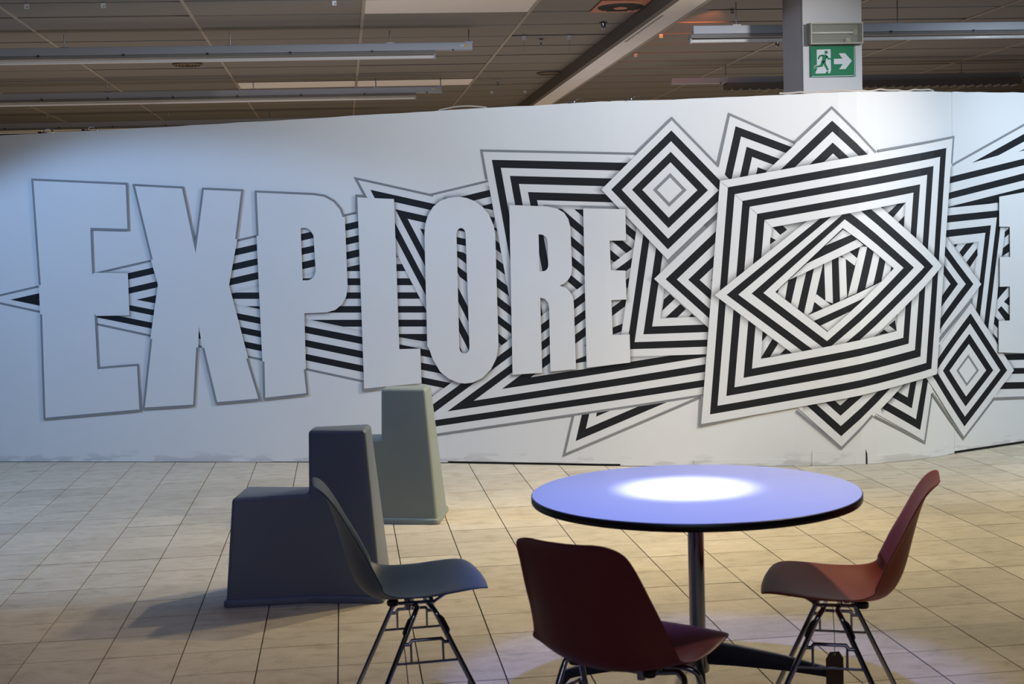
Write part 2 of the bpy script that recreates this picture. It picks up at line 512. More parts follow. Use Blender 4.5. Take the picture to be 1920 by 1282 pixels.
# ------------------------------------------------------------------ mural data (wall coordinates, 0.1 mm)
MURAL = [
 ('painted_stripes', 'fan of black and white stripes pointing left behind the letters', [
  ('w',[[11075,12403,12737,12725,25074,15001,33270,16546,40975,17993,46414,19037,51245,19936,51877,3397,40848,5807,28471,8490,12690,11971]]),
  ('g',[[11105,12246,12767,12568,12737,12725,11075,12403]]),
  ('g',[[12766,12568,25103,14843,25074,15001,12737,12725]]),
  ('g',[[25104,14843,33299,16388,33270,16546,25074,15001]]),
  ('g',[[33299,16388,41005,17836,40975,17993,33270,16546]]),
  ('g',[[41006,17836,46444,18880,46414,19037,40975,17993]]),
  ('g',[[46444,18880,51274,19778,51245,19936,46414,19037]]),
  ('g',[[51911,3554,40883,5963,40848,5807,51877,3397]]),
  ('g',[[40882,5964,28505,8646,28471,8490,40848,5807]]),
  ('g',[[28505,8646,12724,12128,12690,11971,28471,8490]]),
  ('g',[[12731,12126,11116,12557,11075,12403,12690,11971]]),
  ('k',[[13569,12298,41027,17302,51027,19193,51011,18710,41008,16819,15861,12249]]),
  ('k',[[18882,12184,40987,16302,50995,18218,50979,17727,40968,15811,21021,12138]]),
  ('k',[[23722,12081,40947,15301,50964,17249,50947,16735,40926,14776,26055,12031]]),
  ('k',[[15861,12249,41016,6994,49592,5299,49577,4848,40997,6523,13569,12298]]),
  ('k',[[21021,12138,41056,8019,49626,6313,49609,5825,41036,7518,18882,12184]]),
  ('k',[[26055,12031,41096,9031,49658,7288,49642,6801,41076,8519,23722,12081]]),
 ]),
 ('painted_stripes', 'level black and white stripes between the letters P, L and O', [
  ('s0.25',[[29354,12066,33537,12846,33471,13189,28829,12075]]),
  ('s0.25',[[33537,12846,41052,14344,40986,14688,33471,13189]]),
  ('s0.25',[[41052,14344,50146,16022,50489,16420,40986,14688]]),
  ('s0.25',[[49877,7961,45801,8626,45741,8282,50210,7555]]),
  ('s0.25',[[45801,8626,41036,9520,40970,9176,45741,8282]]),
  ('s0.25',[[41036,9520,39448,9832,39376,9490,40970,9176]]),
  ('s0.25',[[39448,9832,29354,12066,28829,12075,39376,9490]]),
  ('w',[[29354,12066,33537,12846,41052,14344,50146,16022,49877,7961,45801,8626,41036,9520,39448,9832]]),
  ('k',[[45802,15122,50112,15006,50096,14525,43494,14696]]),
  ('k',[[41082,14249,50079,14026,50063,13537,38704,13807]]),
  ('k',[[36252,13351,50046,13037,50030,12551,33851,12904]]),
  ('k',[[31502,12439,50014,12053,49999,11607,29588,12015,29488,12037]]),
  ('k',[[32253,11428,49982,11098,49967,10644,34607,10910]]),
  ('k',[[37151,10351,49950,10148,49934,9667,39600,9814]]),
  ('k',[[42424,9248,49917,9156,49900,8652,45479,8694]]),
 ]),
 ('painted_stripes', 'slanting black and white stripes behind the letters O and R', [
  ('w',[[46110,18230,52658,15984,52937,6384,50779,5639,47842,11651]]),
  ('k',[[52038,16196,52666,15711,52684,15096,50635,16676]]),
  ('k',[[49046,17220,52704,14405,52723,13751,47539,17737]]),
  ('k',[[46567,17840,52742,13096,52762,12429,46544,17197]]),
  ('k',[[46560,16515,52781,11754,52801,11090,46777,15689]]),
  ('k',[[46993,14868,52820,10430,52838,9792,47202,14075]]),
  ('k',[[47430,13211,52859,9095,52876,8506,47623,12481]]),
  ('k',[[47869,11595,52896,7800,52915,7141,48373,10561]]),
 ]),
 ('painted_frame', 'triangular striped frame between the letters L and O', [
  ('s0.50',[[48941,4696,42204,18028,41908,18207,48995,4249]]),
  ('w',[[41111,20190,51210,17671,51095,17210,42003,19478]]),
  ('w',[[48941,4696,41111,20190,42003,19478,49365,4910]]),
  ('k',[[42003,19478,51095,17210,50980,16749,42895,18766]]),
  ('k',[[49365,4910,42003,19478,42895,18766,49789,5124]]),
  ('w',[[42895,18766,50980,16749,50865,16288,43787,18054]]),
  ('w',[[49789,5124,42895,18766,43787,18054,50213,5339]]),
  ('k',[[43787,18054,50865,16288,50750,15827,44679,17342]]),
  ('k',[[50213,5339,43787,18054,44679,17342,50637,5553]]),
  ('w',[[44679,17342,50750,15827,50635,15367,45571,16630]]),
  ('w',[[50637,5553,44679,17342,45571,16630,51061,5767]]),
  ('k',[[45571,16630,50635,15367,50520,14906,46463,15917]]),
  ('k',[[51061,5767,45571,16630,46463,15917,51485,5981]]),
  ('w',[[46463,15917,50520,14906,50405,14445,47356,15205]]),
  ('w',[[51485,5981,46463,15917,47356,15205,51909,6196]]),
  ('g',[[41802,18830,41111,20190,40809,20430,41659,18758]]),
  ('g',[[41111,20190,46602,18815,46641,18970,40809,20430]]),
  ('s0.50',[[47341,18632,51210,17671,51517,17904,47414,18923]]),
 ]),
 ('painted_stripes', 'slanting black and white stripes behind the letters R and E', [
  ('w',[[54072,18493,61819,18031,61158,12862,57753,8573,54009,10076]]),
  ('k',[[61540,18047,61792,17824,61719,17249,60766,18093]]),
  ('k',[[59935,18142,61640,16634,61567,16058,59151,18188]]),
  ('k',[[58307,18239,61488,15442,61414,14864,57511,18286]]),
  ('k',[[56653,18338,61335,14246,61261,13667,55844,18386]]),
  ('k',[[54975,18439,61182,13048,61158,12862,60953,12603,54158,18488]]),
  ('k',[[54067,17865,60630,12195,60327,11812,54062,17212]]),
  ('k',[[54057,16514,60003,11402,59698,11018,54052,15860]]),
  ('k',[[54047,15160,59371,10606,59064,10219,54042,14505]]),
  ('k',[[54037,13804,58735,9806,58425,9417,54032,13147]]),
  ('k',[[54027,12445,58093,9001,57782,8610,54022,11787]]),
 ]),
 ('painted_frame', 'striped frame corner behind the letters R and E', [
  ('s0.60',[[52505,8613,50748,19376,50322,19634,52165,8216]]),
  ('w',[[50357,21768,61888,21013,61853,20479,50990,21190]]),
  ('w',[[52493,8242,50357,21768,50990,21190,53022,8326]]),
  ('k',[[50990,21190,61853,20479,61818,19945,51623,20613]]),
  ('k',[[53022,8326,50990,21190,51623,20613,53550,8409]]),
  ('w',[[51623,20613,61818,19945,61783,19412,52256,20035]]),
  ('w',[[53550,8409,51623,20613,52256,20035,54079,8493]]),
  ('k',[[52256,20035,61783,19412,61748,18878,52888,19458]]),
  ('k',[[54079,8493,52256,20035,52888,19458,54607,8576]]),
  ('w',[[52888,19458,61748,18878,61713,18344,53521,18880]]),
  ('w',[[54607,8576,52888,19458,53521,18880,55136,8660]]),
  ('k',[[53521,18880,61713,18344,61679,17810,54154,18303]]),
  ('k',[[55136,8660,53521,18880,54154,18303,55664,8743]]),
  ('w',[[54154,18303,61679,17810,61644,17276,54787,17725]]),
  ('w',[[55664,8743,54154,18303,54787,17725,56193,8827]]),
  ('g',[[50643,19869,50357,21768,50169,21941,50485,19845]]),
  ('g',[[50357,21768,61209,21052,61220,21211,50169,21941]]),
  ('s0.60',[[54589,17976,61271,17604,60870,17276,54980,17626]]),
  ('s0.60',[[55913,10054,54589,17976,54980,17626,56210,10400]]),
 ]),
 ('painted_frame', 'pointed striped corner below the letters R and E', [
  ('w',[[55690,869,65244,4903,65054,5354,56420,1710]]),
  ('w',[[57254,6747,55690,869,56420,1710,57728,6621]]),
  ('k',[[56420,1710,65054,5354,64859,5815,57166,2567]]),
  ('k',[[57728,6621,56420,1710,57166,2567,58211,6493]]),
  ('w',[[57166,2567,64859,5815,64669,6266,57897,3408]]),
  ('w',[[58211,6493,57166,2567,57897,3408,58684,6367]]),
  ('k',[[57897,3408,64669,6266,64486,6699,58597,4214]]),
  ('k',[[58684,6367,57897,3408,58597,4214,59138,6246]]),
  ('g',[[65172,4867,55690,869,55451,595,65234,4720]]),
  ('g',[[55690,869,56413,3582,56258,3623,55451,595]]),
 ]),
 ('painted_stripes', 'black and white stripes inside the long chevron', [
  ('w',[[55057,6751,60400,11437,60294,7093]]),
  ('k',[[55092,7953,60363,9942,60351,9450,55078,7452]]),
  ('k',[[55057,6751,60335,8762,60324,8345,55045,6327]]),
 ]),
 ('painted_chevron', 'long black and white chevron under the letters', [
  ('s0.60',[[45901,4675,61214,15193,61425,15912,45428,4644]]),
  ('w',[[41114,1362,61213,15157,61199,14566,43104,2173]]),
  ('w',[[41114,1362,43104,2173,65469,5441,65459,4954]]),
  ('k',[[43104,2173,61199,14566,61185,13974,45119,2922]]),
  ('k',[[43104,2173,45119,2922,65478,5910,65469,5441]]),
  ('w',[[45119,2922,61185,13974,61171,13382,47129,3707]]),
  ('w',[[45119,2922,47129,3707,65489,6435,65478,5910]]),
  ('k',[[47129,3707,61171,13382,61156,12790,49111,4470]]),
  ('k',[[47129,3707,49111,4470,65499,6946,65489,6435]]),
  ('w',[[49111,4470,61156,12790,61143,12215,51205,5302]]),
  ('w',[[49111,4470,51205,5302,65509,7442,65499,6946]]),
  ('k',[[51205,5302,61143,12215,61130,11657,53338,6124]]),
  ('k',[[51205,5302,53338,6124,65518,7923,65509,7442]]),
  ('w',[[53338,6124,61130,11657,61116,11099,55290,6898]]),
  ('w',[[53338,6124,55290,6898,65529,8426,65518,7923]]),
  ('g',[[41137,1204,65482,4796,65459,4954,41114,1362]]),
 ]),
 ('painted_frame', 'tilted striped rectangle behind the large square frame', [
  ('w',[[67360,23373,84039,16457,83457,16157,67709,22687]]),
  ('w',[[84039,16457,80540,1238,80202,1999,83457,16157]]),
  ('w',[[80540,1238,64218,10352,64793,10604,80202,1999]]),
  ('w',[[64218,10352,67360,23373,67709,22687,64793,10604]]),
  ('k',[[67709,22687,83457,16157,82875,15857,68058,22001]]),
  ('k',[[83457,16157,80202,1999,79864,2761,82875,15857]]),
  ('k',[[80202,1999,64793,10604,65368,10855,79864,2761]]),
  ('k',[[64793,10604,67709,22687,68058,22001,65368,10855]]),
  ('w',[[68058,22001,82875,15857,82293,15557,68406,21315]]),
  ('w',[[82875,15857,79864,2761,79526,3522,82293,15557]]),
  ('w',[[79864,2761,65368,10855,65943,11107,79526,3522]]),
  ('w',[[65368,10855,68058,22001,68406,21315,65943,11107]]),
  ('k',[[68406,21315,82293,15557,81711,15257,68755,20629]]),
  ('k',[[82293,15557,79526,3522,79188,4284,81711,15257]]),
  ('k',[[79526,3522,65943,11107,66518,11358,79188,4284]]),
  ('k',[[65943,11107,68406,21315,68755,20629,66518,11358]]),
  ('w',[[68755,20629,81711,15257,81129,14957,69104,19943]]),
  ('w',[[81711,15257,79188,4284,78850,5045,81129,14957]]),
  ('w',[[79188,4284,66518,11358,67093,11610,78850,5045]]),
  ('w',[[66518,11358,68755,20629,69104,19943,67093,11610]]),
  ('k',[[69104,19943,81129,14957,78850,5045,67093,11610]]),
  ('g',[[66535,20089,67360,23373,67253,23603,66380,20128]]),
  ('g',[[67360,23373,71526,21357,71596,21501,67253,23603]]),
  ('g',[[81233,4381,80540,1238,80652,1000,81389,4347]]),
  ('g',[[80540,1238,76474,3349,76400,3207,80652,1000]]),
 ]),
 ('painted_stripes', 'short slanting stripes inside the lower left frame', [
  ('w',[[62325,13550,66335,13445,66264,9809,62241,9888]]),
  ('k',[[62718,11346,63143,11706,63479,11378,62577,10559]]),
  ('k',[[62813,10110,63839,11026,64198,10673,63599,10119]]),
  ('k',[[64358,10128,64582,10345,64797,10120]]),
 ]),
 ('painted_frame', 'striped frame corner left of the large square frame', [
  ('s0.55',[[59536,7501,61273,17693,60937,18105,59081,7109]]),
  ('s0.55',[[65279,7608,59536,7501,59081,7109,65615,7215]]),
  ('w',[[59536,7501,66221,7625,66212,8130,60136,8017]]),
  ('w',[[61273,17693,59536,7501,60136,8017,61771,17608]]),
  ('k',[[60136,8017,66212,8130,66203,8599,60695,8497]]),
  ('k',[[61771,17608,60136,8017,60695,8497,62234,17529]]),
  ('w',[[60695,8497,66203,8599,66194,9109,61301,9019]]),
  ('w',[[62234,17529,60695,8497,61301,9019,62737,17444]]),
  ('k',[[61301,9019,66194,9109,66184,9619,61907,9540]]),
  ('k',[[62737,17444,61301,9019,61907,9540,63240,17358]]),
  ('w',[[61907,9540,66184,9619,66175,10129,62514,10061]]),
  ('w',[[63240,17358,61907,9540,62514,10061,63742,17272]]),
  ('s0.50',[[62453,10064,63015,13559,63279,13319,62792,10361]]),
  ('s0.50',[[66095,10170,62453,10064,62792,10361,65800,10462]]),
 ]),
 ('painted_diamond', 'large striped diamond behind the square frame', [
  ('s0.60',[[81438,7358,77078,3648,77221,3179,81828,7099]]),
  ('s0.60',[[66263,8822,62109,12742,61447,12747,65822,8620]]),
  ('s0.60',[[62109,12742,63292,13821,62698,13888,61447,12747]]),
  ('s0.60',[[66252,16519,71578,21375,71452,21869,65824,16738]]),
  ('g',[[62972,13924,66441,17091,66431,16557,63112,13625]]),
  ('w',[[73946,23534,86421,11598,85627,11635,73957,22801]]),
  ('w',[[86421,11598,74276,1264,74265,1967,85627,11635]]),
  ('w',[[74276,1264,62109,12742,62883,12705,74265,1967]]),
  ('w',[[62109,12742,73946,23534,73957,22801,62883,12705]]),
  ('k',[[73957,22801,85627,11635,84858,11672,73967,22091]]),
  ('k',[[85627,11635,74265,1967,74255,2650,84858,11672]]),
  ('k',[[74265,1967,62883,12705,63633,12670,74255,2650]]),
  ('k',[[62883,12705,73957,22801,73967,22091,63633,12670]]),
  ('w',[[73967,22091,84858,11672,84082,11708,73978,21376]]),
  ('w',[[84858,11672,74255,2650,74245,3337,84082,11708]]),
  ('w',[[74255,2650,63633,12670,64390,12634,74245,3337]]),
  ('w',[[63633,12670,73967,22091,73978,21376,64390,12634]]),
  ('k',[[73978,21376,84082,11708,83307,11745,73988,20660]]),
  ('k',[[84082,11708,74245,3337,74235,4025,83307,11745]]),
  ('k',[[74245,3337,64390,12634,65146,12599,74235,4025]]),
  ('k',[[64390,12634,73978,21376,73988,20660,65146,12599]]),
  ('w',[[73988,20660,83307,11745,82532,11781,73999,19945]]),
  ('w',[[83307,11745,74235,4025,74225,4712,82532,11781]]),
  ('w',[[74235,4025,65146,12599,65902,12563,74225,4712]]),
  ('w',[[65146,12599,73988,20660,73999,19945,65902,12563]]),
  ('k',[[73999,19945,82532,11781,74225,4712,65902,12563]]),
  ('g',[[71596,21435,73946,23534,73953,23754,71489,21554]]),
  ('g',[[73946,23534,76854,20586,76968,20698,73953,23754]]),
  ('g',[[76396,3317,74276,1264,74281,1046,76507,3203]]),
  ('g',[[74276,1264,71393,3784,71288,3663,74281,1046]]),
 ]),
 ('painted_stripes', 'slanting stripes at the right end of the mural', [
  ('w',[[83366,19788,93572,23772,93552,19036,83351,18527]]),
  ('g',[[83588,19712,93630,23585,93572,23734,83531,19861]]),
  ('k',[[85550,19958,92452,22578,92449,22014,88246,20480]]),
  ('k',[[90322,20745,92446,21403,92444,21050]]),
  ('w',[[83206,19526,93162,21150,93143,17149,83000,16603]]),
  ('k',[[83285,18998,93159,20642,93157,20170,83280,18559]]),
  ('k',[[83238,17940,93155,19626,93152,19105,83181,17491]]),
  ('k',[[83141,16973,93150,18572,93144,17387,88049,17215,83138,16714]]),
 ]),
 ('painted_stripes', 'short slanting stripes inside the right hand frame', [
  ('w',[[82472,14931,87068,14816,87030,10549,82417,10772]]),
  ('k',[[83641,14408,84118,14440,83845,14220]]),
  ('k',[[84244,13867,84914,14440,85746,14509,84572,13537]]),
  ('k',[[84934,13159,86042,14110,86071,13603,85297,12802]]),
 ]),
 ('painted_stripes', 'crossing stripes beside the last letter', [
  ('w',[[86808,16114,89833,16057,89766,6253,86715,5716]]),
  ('k',[[88842,15147,89329,15416,89326,15019,88839,14728]]),
  ('k',[[88626,14011,89321,14365,89317,13757,88483,13409]]),
  ('k',[[88123,11341,89299,11360,88047,10433]]),
  ('k',[[88736,10260,89294,10632,89289,9950]]),
  ('k',[[88075,9731,88457,9969,89285,9291,89281,8844,88933,8864]]),
  ('k',[[87763,9327,88276,8924,88099,8418,87621,8797]]),
  ('k',[[87411,8225,88093,7692,88090,7270]]),
 ]),
 ('painted_frame', 'striped frame corner at the right of the large square frame', [
  ('s0.50',[[89257,17240,89182,16842,89517,17118,89595,17537]]),
  ('s0.50',[[89033,16045,87172,6087,87423,5804,89362,16279]]),
  ('s0.50',[[81926,16848,82740,16891,82531,17178,81648,17134]]),
  ('s0.50',[[83147,16913,89257,17240,89595,17537,82973,17201]]),
  ('w',[[89257,17240,87097,5688,86596,5782,88636,16696]]),
  ('w',[[81926,16848,89257,17240,88636,16696,81953,16339]]),
  ('k',[[88636,16696,86596,5782,86129,5869,88058,16189]]),
  ('k',[[81953,16339,88636,16696,88058,16189,81978,15864]]),
  ('w',[[88058,16189,86129,5869,85632,5962,87444,15651]]),
  ('w',[[81978,15864,88058,16189,87444,15651,82005,15360]]),
  ('k',[[87444,15651,85632,5962,85166,6049,86866,15144]]),
  ('k',[[82005,15360,87444,15651,86866,15144,82031,14886]]),
  ('w',[[86866,15144,85166,6049,84704,6136,86294,14643]]),
  ('w',[[82031,14886,86866,15144,86294,14643,82056,14416]]),
  ('s0.50',[[86193,14543,85689,12088,85447,12398,85849,14252]]),
  ('s0.50',[[83641,14453,86193,14543,85849,14252,83913,14162]]),
 ]),
 ('painted_diamond', 'right wing of the large striped diamond', [
  ('s0.50',[[79748,17982,86421,11598,86943,11583,79994,18231]]),
  ('s0.50',[[86421,11598,85175,10538,85642,10476,86943,11583]]),
  ('s0.50',[[81749,7623,77078,3648,77189,3284,82066,7433]]),
  ('w',[[80183,17566,86421,11598,85627,11635,79792,17218]]),
  ('w',[[86421,11598,80348,6431,79946,6801,85627,11635]]),
  ('k',[[79792,17218,85627,11635,84858,11672,79412,16881]]),
  ('k',[[85627,11635,79946,6801,79556,7161,84858,11672]]),
  ('w',[[79412,16881,84858,11672,84082,11708,79030,16542]]),
  ('w',[[84858,11672,79556,7161,79164,7523,84082,11708]]),
  ('k',[[79030,16542,84082,11708,83307,11745,78648,16202]]),
  ('k',[[84082,11708,79164,7523,78771,7885,83307,11745]]),
  ('w',[[78648,16202,83307,11745,82532,11781,78265,15863]]),
  ('w',[[83307,11745,78771,7885,78378,8247,82532,11781]]),
  ('w',[[82532,11781,78378,8247,78265,15863]]),
 ]),
 ('painted_stripes', 'level stripes at the lower right end of the mural', [
  ('w',[[86999,7006,93498,6574,93483,3241,86970,3633]]),
  ('g',[[86960,3474,93474,3081,93483,3241,86970,3633]]),
  ('k',[[86996,6670,93497,6304,93495,5855,86992,6236]]),
  ('k',[[86988,5674,93492,5274,93490,4851,86984,5266]]),
  ('k',[[86979,4684,93488,4250,93486,3761,86975,4212]]),
 ]),
 ('painted_diamond', 'small striped diamond at the lower right', [
  ('s0.55',[[85375,10333,89748,5353,90251,5312,85410,10823]]),
  ('s0.55',[[80312,6011,82211,7632,81914,7839,79817,6048]]),
  ('s0.40',[[89748,5353,87802,3766,88057,3588,90179,5318]]),
  ('g',[[82056,8164,85409,10630,85472,10327,82015,7759]]),
  ('w',[[85375,10333,89748,5353,89021,5404,85312,9627]]),
  ('w',[[89748,5353,84557,1121,84619,1815,89021,5404]]),
  ('w',[[84557,1121,80312,6011,81019,5962,84619,1815]]),
  ('w',[[80312,6011,85375,10333,85312,9627,81019,5962]]),
  ('k',[[85312,9627,89021,5404,88303,5454,85251,8930]]),
  ('k',[[89021,5404,84619,1815,84680,2500,88303,5454]]),
  ('k',[[84619,1815,81019,5962,81717,5913,84680,2500]]),
  ('k',[[81019,5962,85312,9627,85251,8930,81717,5913]]),
  ('w',[[85251,8930,88303,5454,87576,5505,85188,8224]]),
  ('w',[[88303,5454,84680,2500,84741,3194,87576,5505]]),
  ('w',[[84680,2500,81717,5913,82423,5864,84741,3194]]),
  ('w',[[81717,5913,85251,8930,85188,8224,82423,5864]]),
  ('k',[[85188,8224,87576,5505,86848,5556,85125,7518]]),
  ('k',[[87576,5505,84741,3194,84803,3888,86848,5556]]),
  ('k',[[84741,3194,82423,5864,83130,5815,84803,3888]]),
  ('k',[[82423,5864,85188,8224,85125,7518,83130,5815]]),
  ('w',[[85125,7518,86848,5556,86111,5607,85062,6802]]),
  ('w',[[86848,5556,84803,3888,84865,4591,86111,5607]]),
  ('w',[[84803,3888,83130,5815,83846,5765,84865,4591]]),
  ('w',[[83130,5815,85125,7518,85062,6802,83846,5765]]),
  ('g',[[85062,6802,86111,5607,85872,5624,85041,6570]]),
  ('g',[[86111,5607,84865,4591,84886,4819,85872,5624]]),
  ('g',[[84865,4591,83846,5765,84079,5749,84886,4819]]),
  ('g',[[83846,5765,85062,6802,85041,6570,84079,5749]]),
  ('w',[[85041,6570,85872,5624,84886,4819,84079,5749]]),
  ('g',[[87629,3578,84557,1121,84543,905,87728,3453]]),
  ('g',[[84557,1121,81335,4482,81220,4372,84543,905]]),
 ]),
 ('painted_diamond', 'striped diamond at the upper left of the square frame', [
  ('s0.60',[[67928,18454,65487,16233,65790,15899,68564,18425]]),
  ('s0.60',[[63046,14011,58683,18848,58049,18879,63015,13374]]),
  ('s0.60',[[58683,18848,60801,20782,60457,21077,58049,18879]]),
  ('w',[[63524,23268,67928,18454,67241,18484,63489,22585]]),
  ('w',[[67928,18454,63046,14011,63082,14698,67241,18484]]),
  ('w',[[63046,14011,58683,18848,59364,18819,63082,14698]]),
  ('w',[[58683,18848,63524,23268,63489,22585,59364,18819]]),
  ('k',[[63489,22585,67241,18484,66526,18514,63452,21874]]),
  ('k',[[67241,18484,63082,14698,63119,15412,66526,18514]]),
  ('k',[[63082,14698,59364,18819,60073,18789,63119,15412]]),
  ('k',[[59364,18819,63489,22585,63452,21874,60073,18789]]),
  ('w',[[63452,21874,66526,18514,65825,18544,63416,21177]]),
  ('w',[[66526,18514,63119,15412,63155,16113,65825,18544]]),
  ('w',[[63119,15412,60073,18789,60768,18760,63155,16113]]),
  ('w',[[60073,18789,63452,21874,63416,21177,60768,18760]]),
  ('k',[[63416,21177,65825,18544,65129,18574,63381,20485]]),
  ('k',[[65825,18544,63155,16113,63191,16810,65129,18574]]),
  ('k',[[63155,16113,60768,18760,61459,18730,63191,16810]]),
  ('k',[[60768,18760,63416,21177,63381,20485,61459,18730]]),
  ('w',[[63381,20485,65129,18574,64419,18604,63344,19779]]),
  ('w',[[65129,18574,63191,16810,63227,17520,64419,18604]]),
  ('w',[[63191,16810,61459,18730,62163,18700,63227,17520]]),
  ('w',[[61459,18730,63381,20485,63344,19779,62163,18700]]),
  ('g',[[63344,19779,64419,18604,64122,18617,63329,19483]]),
  ('g',[[64419,18604,63227,17520,63243,17817,64122,18617]]),
  ('g',[[63227,17520,62163,18700,62457,18688,63243,17817]]),
  ('g',[[62163,18700,63344,19779,63329,19483,62457,18688]]),
  ('w',[[63329,19483,64122,18617,63243,17817,62457,18688]]),
  ('g',[[61102,21081,63524,23268,63535,23493,60995,21200]]),
  ('g',[[63524,23268,66396,20129,66514,20237,63535,23493]]),
 ]),
 ('painted_frame', 'large striped square frame in the middle of the mural', [
  ('s0.60',[[66622,19131,76336,20544,76428,20990,66208,19526]]),
  ('s0.60',[[83389,19615,82084,8476,82502,8240,83852,19990]]),
  ('s0.60',[[81990,7680,81757,5691,82165,5303,82406,7401]]),
  ('s0.60',[[81757,5691,71815,4028,71706,3577,82165,5303]]),
  ('s0.60',[[65250,4927,66622,19131,66208,19526,64795,4544]]),
  ('w',[[69964,15962,79155,17363,78328,8806,69086,7225]]),
  ('w',[[83622,21604,81757,5691,81224,6105,82966,20961]]),
  ('w',[[65054,2898,66622,19131,67139,18694,65655,3548]]),
  ('k',[[82966,20961,81224,6105,80758,6533,82309,20360]]),
  ('k',[[65655,3548,67139,18694,67567,18221,66167,4128]]),
  ('w',[[82309,20360,80758,6533,80235,6991,81592,19744]]),
  ('w',[[66167,4128,67567,18221,68072,17759,66768,4777]]),
  ('k',[[81592,19744,80235,6991,79788,7461,80997,19155]]),
  ('k',[[66768,4777,68072,17759,68533,17360,67317,5364]]),
  ('w',[[80997,19155,79788,7461,79273,7918,80347,18527]]),
  ('w',[[67317,5364,68533,17360,69012,16873,67932,5991]]),
  ('k',[[80347,18527,79273,7918,78851,8332,79791,17982]]),
  ('k',[[67932,5991,69012,16873,69485,16452,68495,6598]]),
  ('w',[[79791,17982,78851,8332,78328,8806,79155,17363]]),
  ('w',[[68495,6598,69485,16452,69964,15962,69086,7225]]),
  ('k',[[69999,15969,70649,16063,70953,15768,70498,15439]]),
  ('k',[[69847,15316,70210,15105,69810,14830]]),
  ('k',[[77013,17057,77478,17108,77261,16898]]),
  ('k',[[77650,16582,78530,17271,79118,17290,78115,16324]]),
  ('k',[[78440,15965,79049,16457,78988,15654]]),
  ('k',[[69227,9092,69572,8863,69182,8403]]),
  ('k',[[69087,7291,69873,8557,70272,8293,69689,7359]]),
  ('k',[[70347,7513,70734,7917,71165,7609]]),
  ('k',[[77720,9225,78218,9557,78327,8806]]),
  ('k',[[76942,8653,77357,8965,77713,8703]]),
  ('s0.50',[[69964,15962,79155,17363,78845,17036,70239,15701]]),
  ('s0.50',[[79155,17363,78328,8806,78051,9063,78845,17036]]),
  ('s0.50',[[78328,8806,69086,7225,69393,7554,78051,9063]]),
  ('s0.50',[[69086,7225,69964,15962,70239,15701,69393,7554]]),
  ('g',[[71259,4179,65054,2898,64877,2698,71292,4023]]),
  ('g',[[65054,2898,65206,4795,65047,4808,64877,2698]]),
  ('g',[[77059,20689,83622,21604,83806,21791,77037,20847]]),
  ('g',[[83622,21604,83422,19933,83581,19914,83806,21791]]),
 ]),
 ('painted_diamond', 'tilted striped diamond woven through the square frame', [
  ('s0.60',[[66115,11566,75239,18605,75241,19237,65365,11571]]),
  ('s0.60',[[75239,18605,82389,13037,83139,13037,75241,19237]]),
  ('s0.60',[[82389,13037,73238,5930,73236,5294,83139,13037]]),
  ('s0.60',[[73238,5930,66115,11566,65365,11571,73236,5294]]),
  ('k',[[70109,11680,74544,15765,78158,12992,73466,8943]]),
  ('w',[[73382,14640,74555,15657,75129,15327]]),
  ('k',[[72128,13505,73210,14502,75071,15301,75500,14986]]),
  ('w',[[70265,11576,70355,11861,70956,12391,70739,11191]]),
  ('w',[[71553,12691,72148,12961,71548,10521,71118,10865]]),
  ('w',[[72658,13205,73235,13446,72475,10315,72161,10035,71955,10213]]),
  ('w',[[75674,14542,76186,14486,75397,11465,74814,11226]]),
  ('w',[[76640,14129,77071,13795,76580,11967,76012,11730]]),
  ('w',[[77518,13470,77961,13151,77876,12722,77202,12201]]),
  ('w',[[73309,13501,73804,13715,73838,10825,73359,11010]]),
  ('w',[[74246,13901,74715,13773,74768,11228,74303,10956]]),
  ('w',[[74446,13952,74969,14193,75467,13750,75305,13270]]),
  ('w',[[72774,11467,73695,10732,73182,10499,72609,10989]]),
  ('s0.65',[[70985,12431,75894,14621,75734,14166,71462,12260]]),
  ('s0.65',[[77168,12145,72189,10035,72355,10485,76685,12320]]),
  ('w',[[71014,12447,72185,13504,75471,14987,75912,14620]]),
  ('w',[[72161,10053,72579,9698,76004,11157,77202,12161]]),
  ('k',[[72579,9698,73014,9372,75092,10300,76004,11157]]),
  ('w',[[73014,9372,73501,8980,74947,10259]]),
  ('s0.50',[[70109,11680,74544,15765,74562,15373,70558,11694]]),
  ('s0.50',[[74544,15765,78158,12992,77708,12979,74562,15373]]),
  ('s0.50',[[78158,12992,73466,8943,73461,9334,77708,12979]]),
  ('s0.50',[[73466,8943,70109,11680,70558,11694,73461,9334]]),
  ('w',[[66115,11566,75239,18605,75101,18037,66915,11565]]),
  ('w',[[75239,18605,82389,13037,81465,13020,75101,18037]]),
  ('w',[[82389,13037,73238,5930,73284,6534,81465,13020]]),
  ('w',[[73238,5930,66115,11566,66915,11565,73284,6534]]),
  ('k',[[66915,11565,75101,18037,74962,17470,67685,11561]]),
  ('k',[[75101,18037,81465,13020,80640,12996,74962,17470]]),
  ('k',[[81465,13020,73284,6534,73330,7137,80640,12996]]),
  ('k',[[73284,6534,66915,11565,67685,11561,73330,7137]]),
  ('w',[[67685,11561,74962,17470,74823,16902,68560,11612]]),
  ('w',[[74962,17470,80640,12996,79757,12992,74823,16902]]),
  ('w',[[80640,12996,73330,7137,73375,7739,79757,12992]]),
  ('w',[[73330,7137,67685,11561,68560,11612,73375,7739]]),
  ('k',[[68560,11612,74823,16902,74683,16334,69326,11629]]),
  ('k',[[74823,16902,79757,12992,78920,13000,74683,16334]]),
  ('k',[[79757,12992,73375,7739,73421,8341,78920,13000]]),
  ('k',[[73375,7739,68560,11612,69326,11629,73421,8341]]),
  ('w',[[69326,11629,74683,16334,74544,15765,70109,11680]]),
  ('w',[[74683,16334,78920,13000,78158,12992,74544,15765]]),
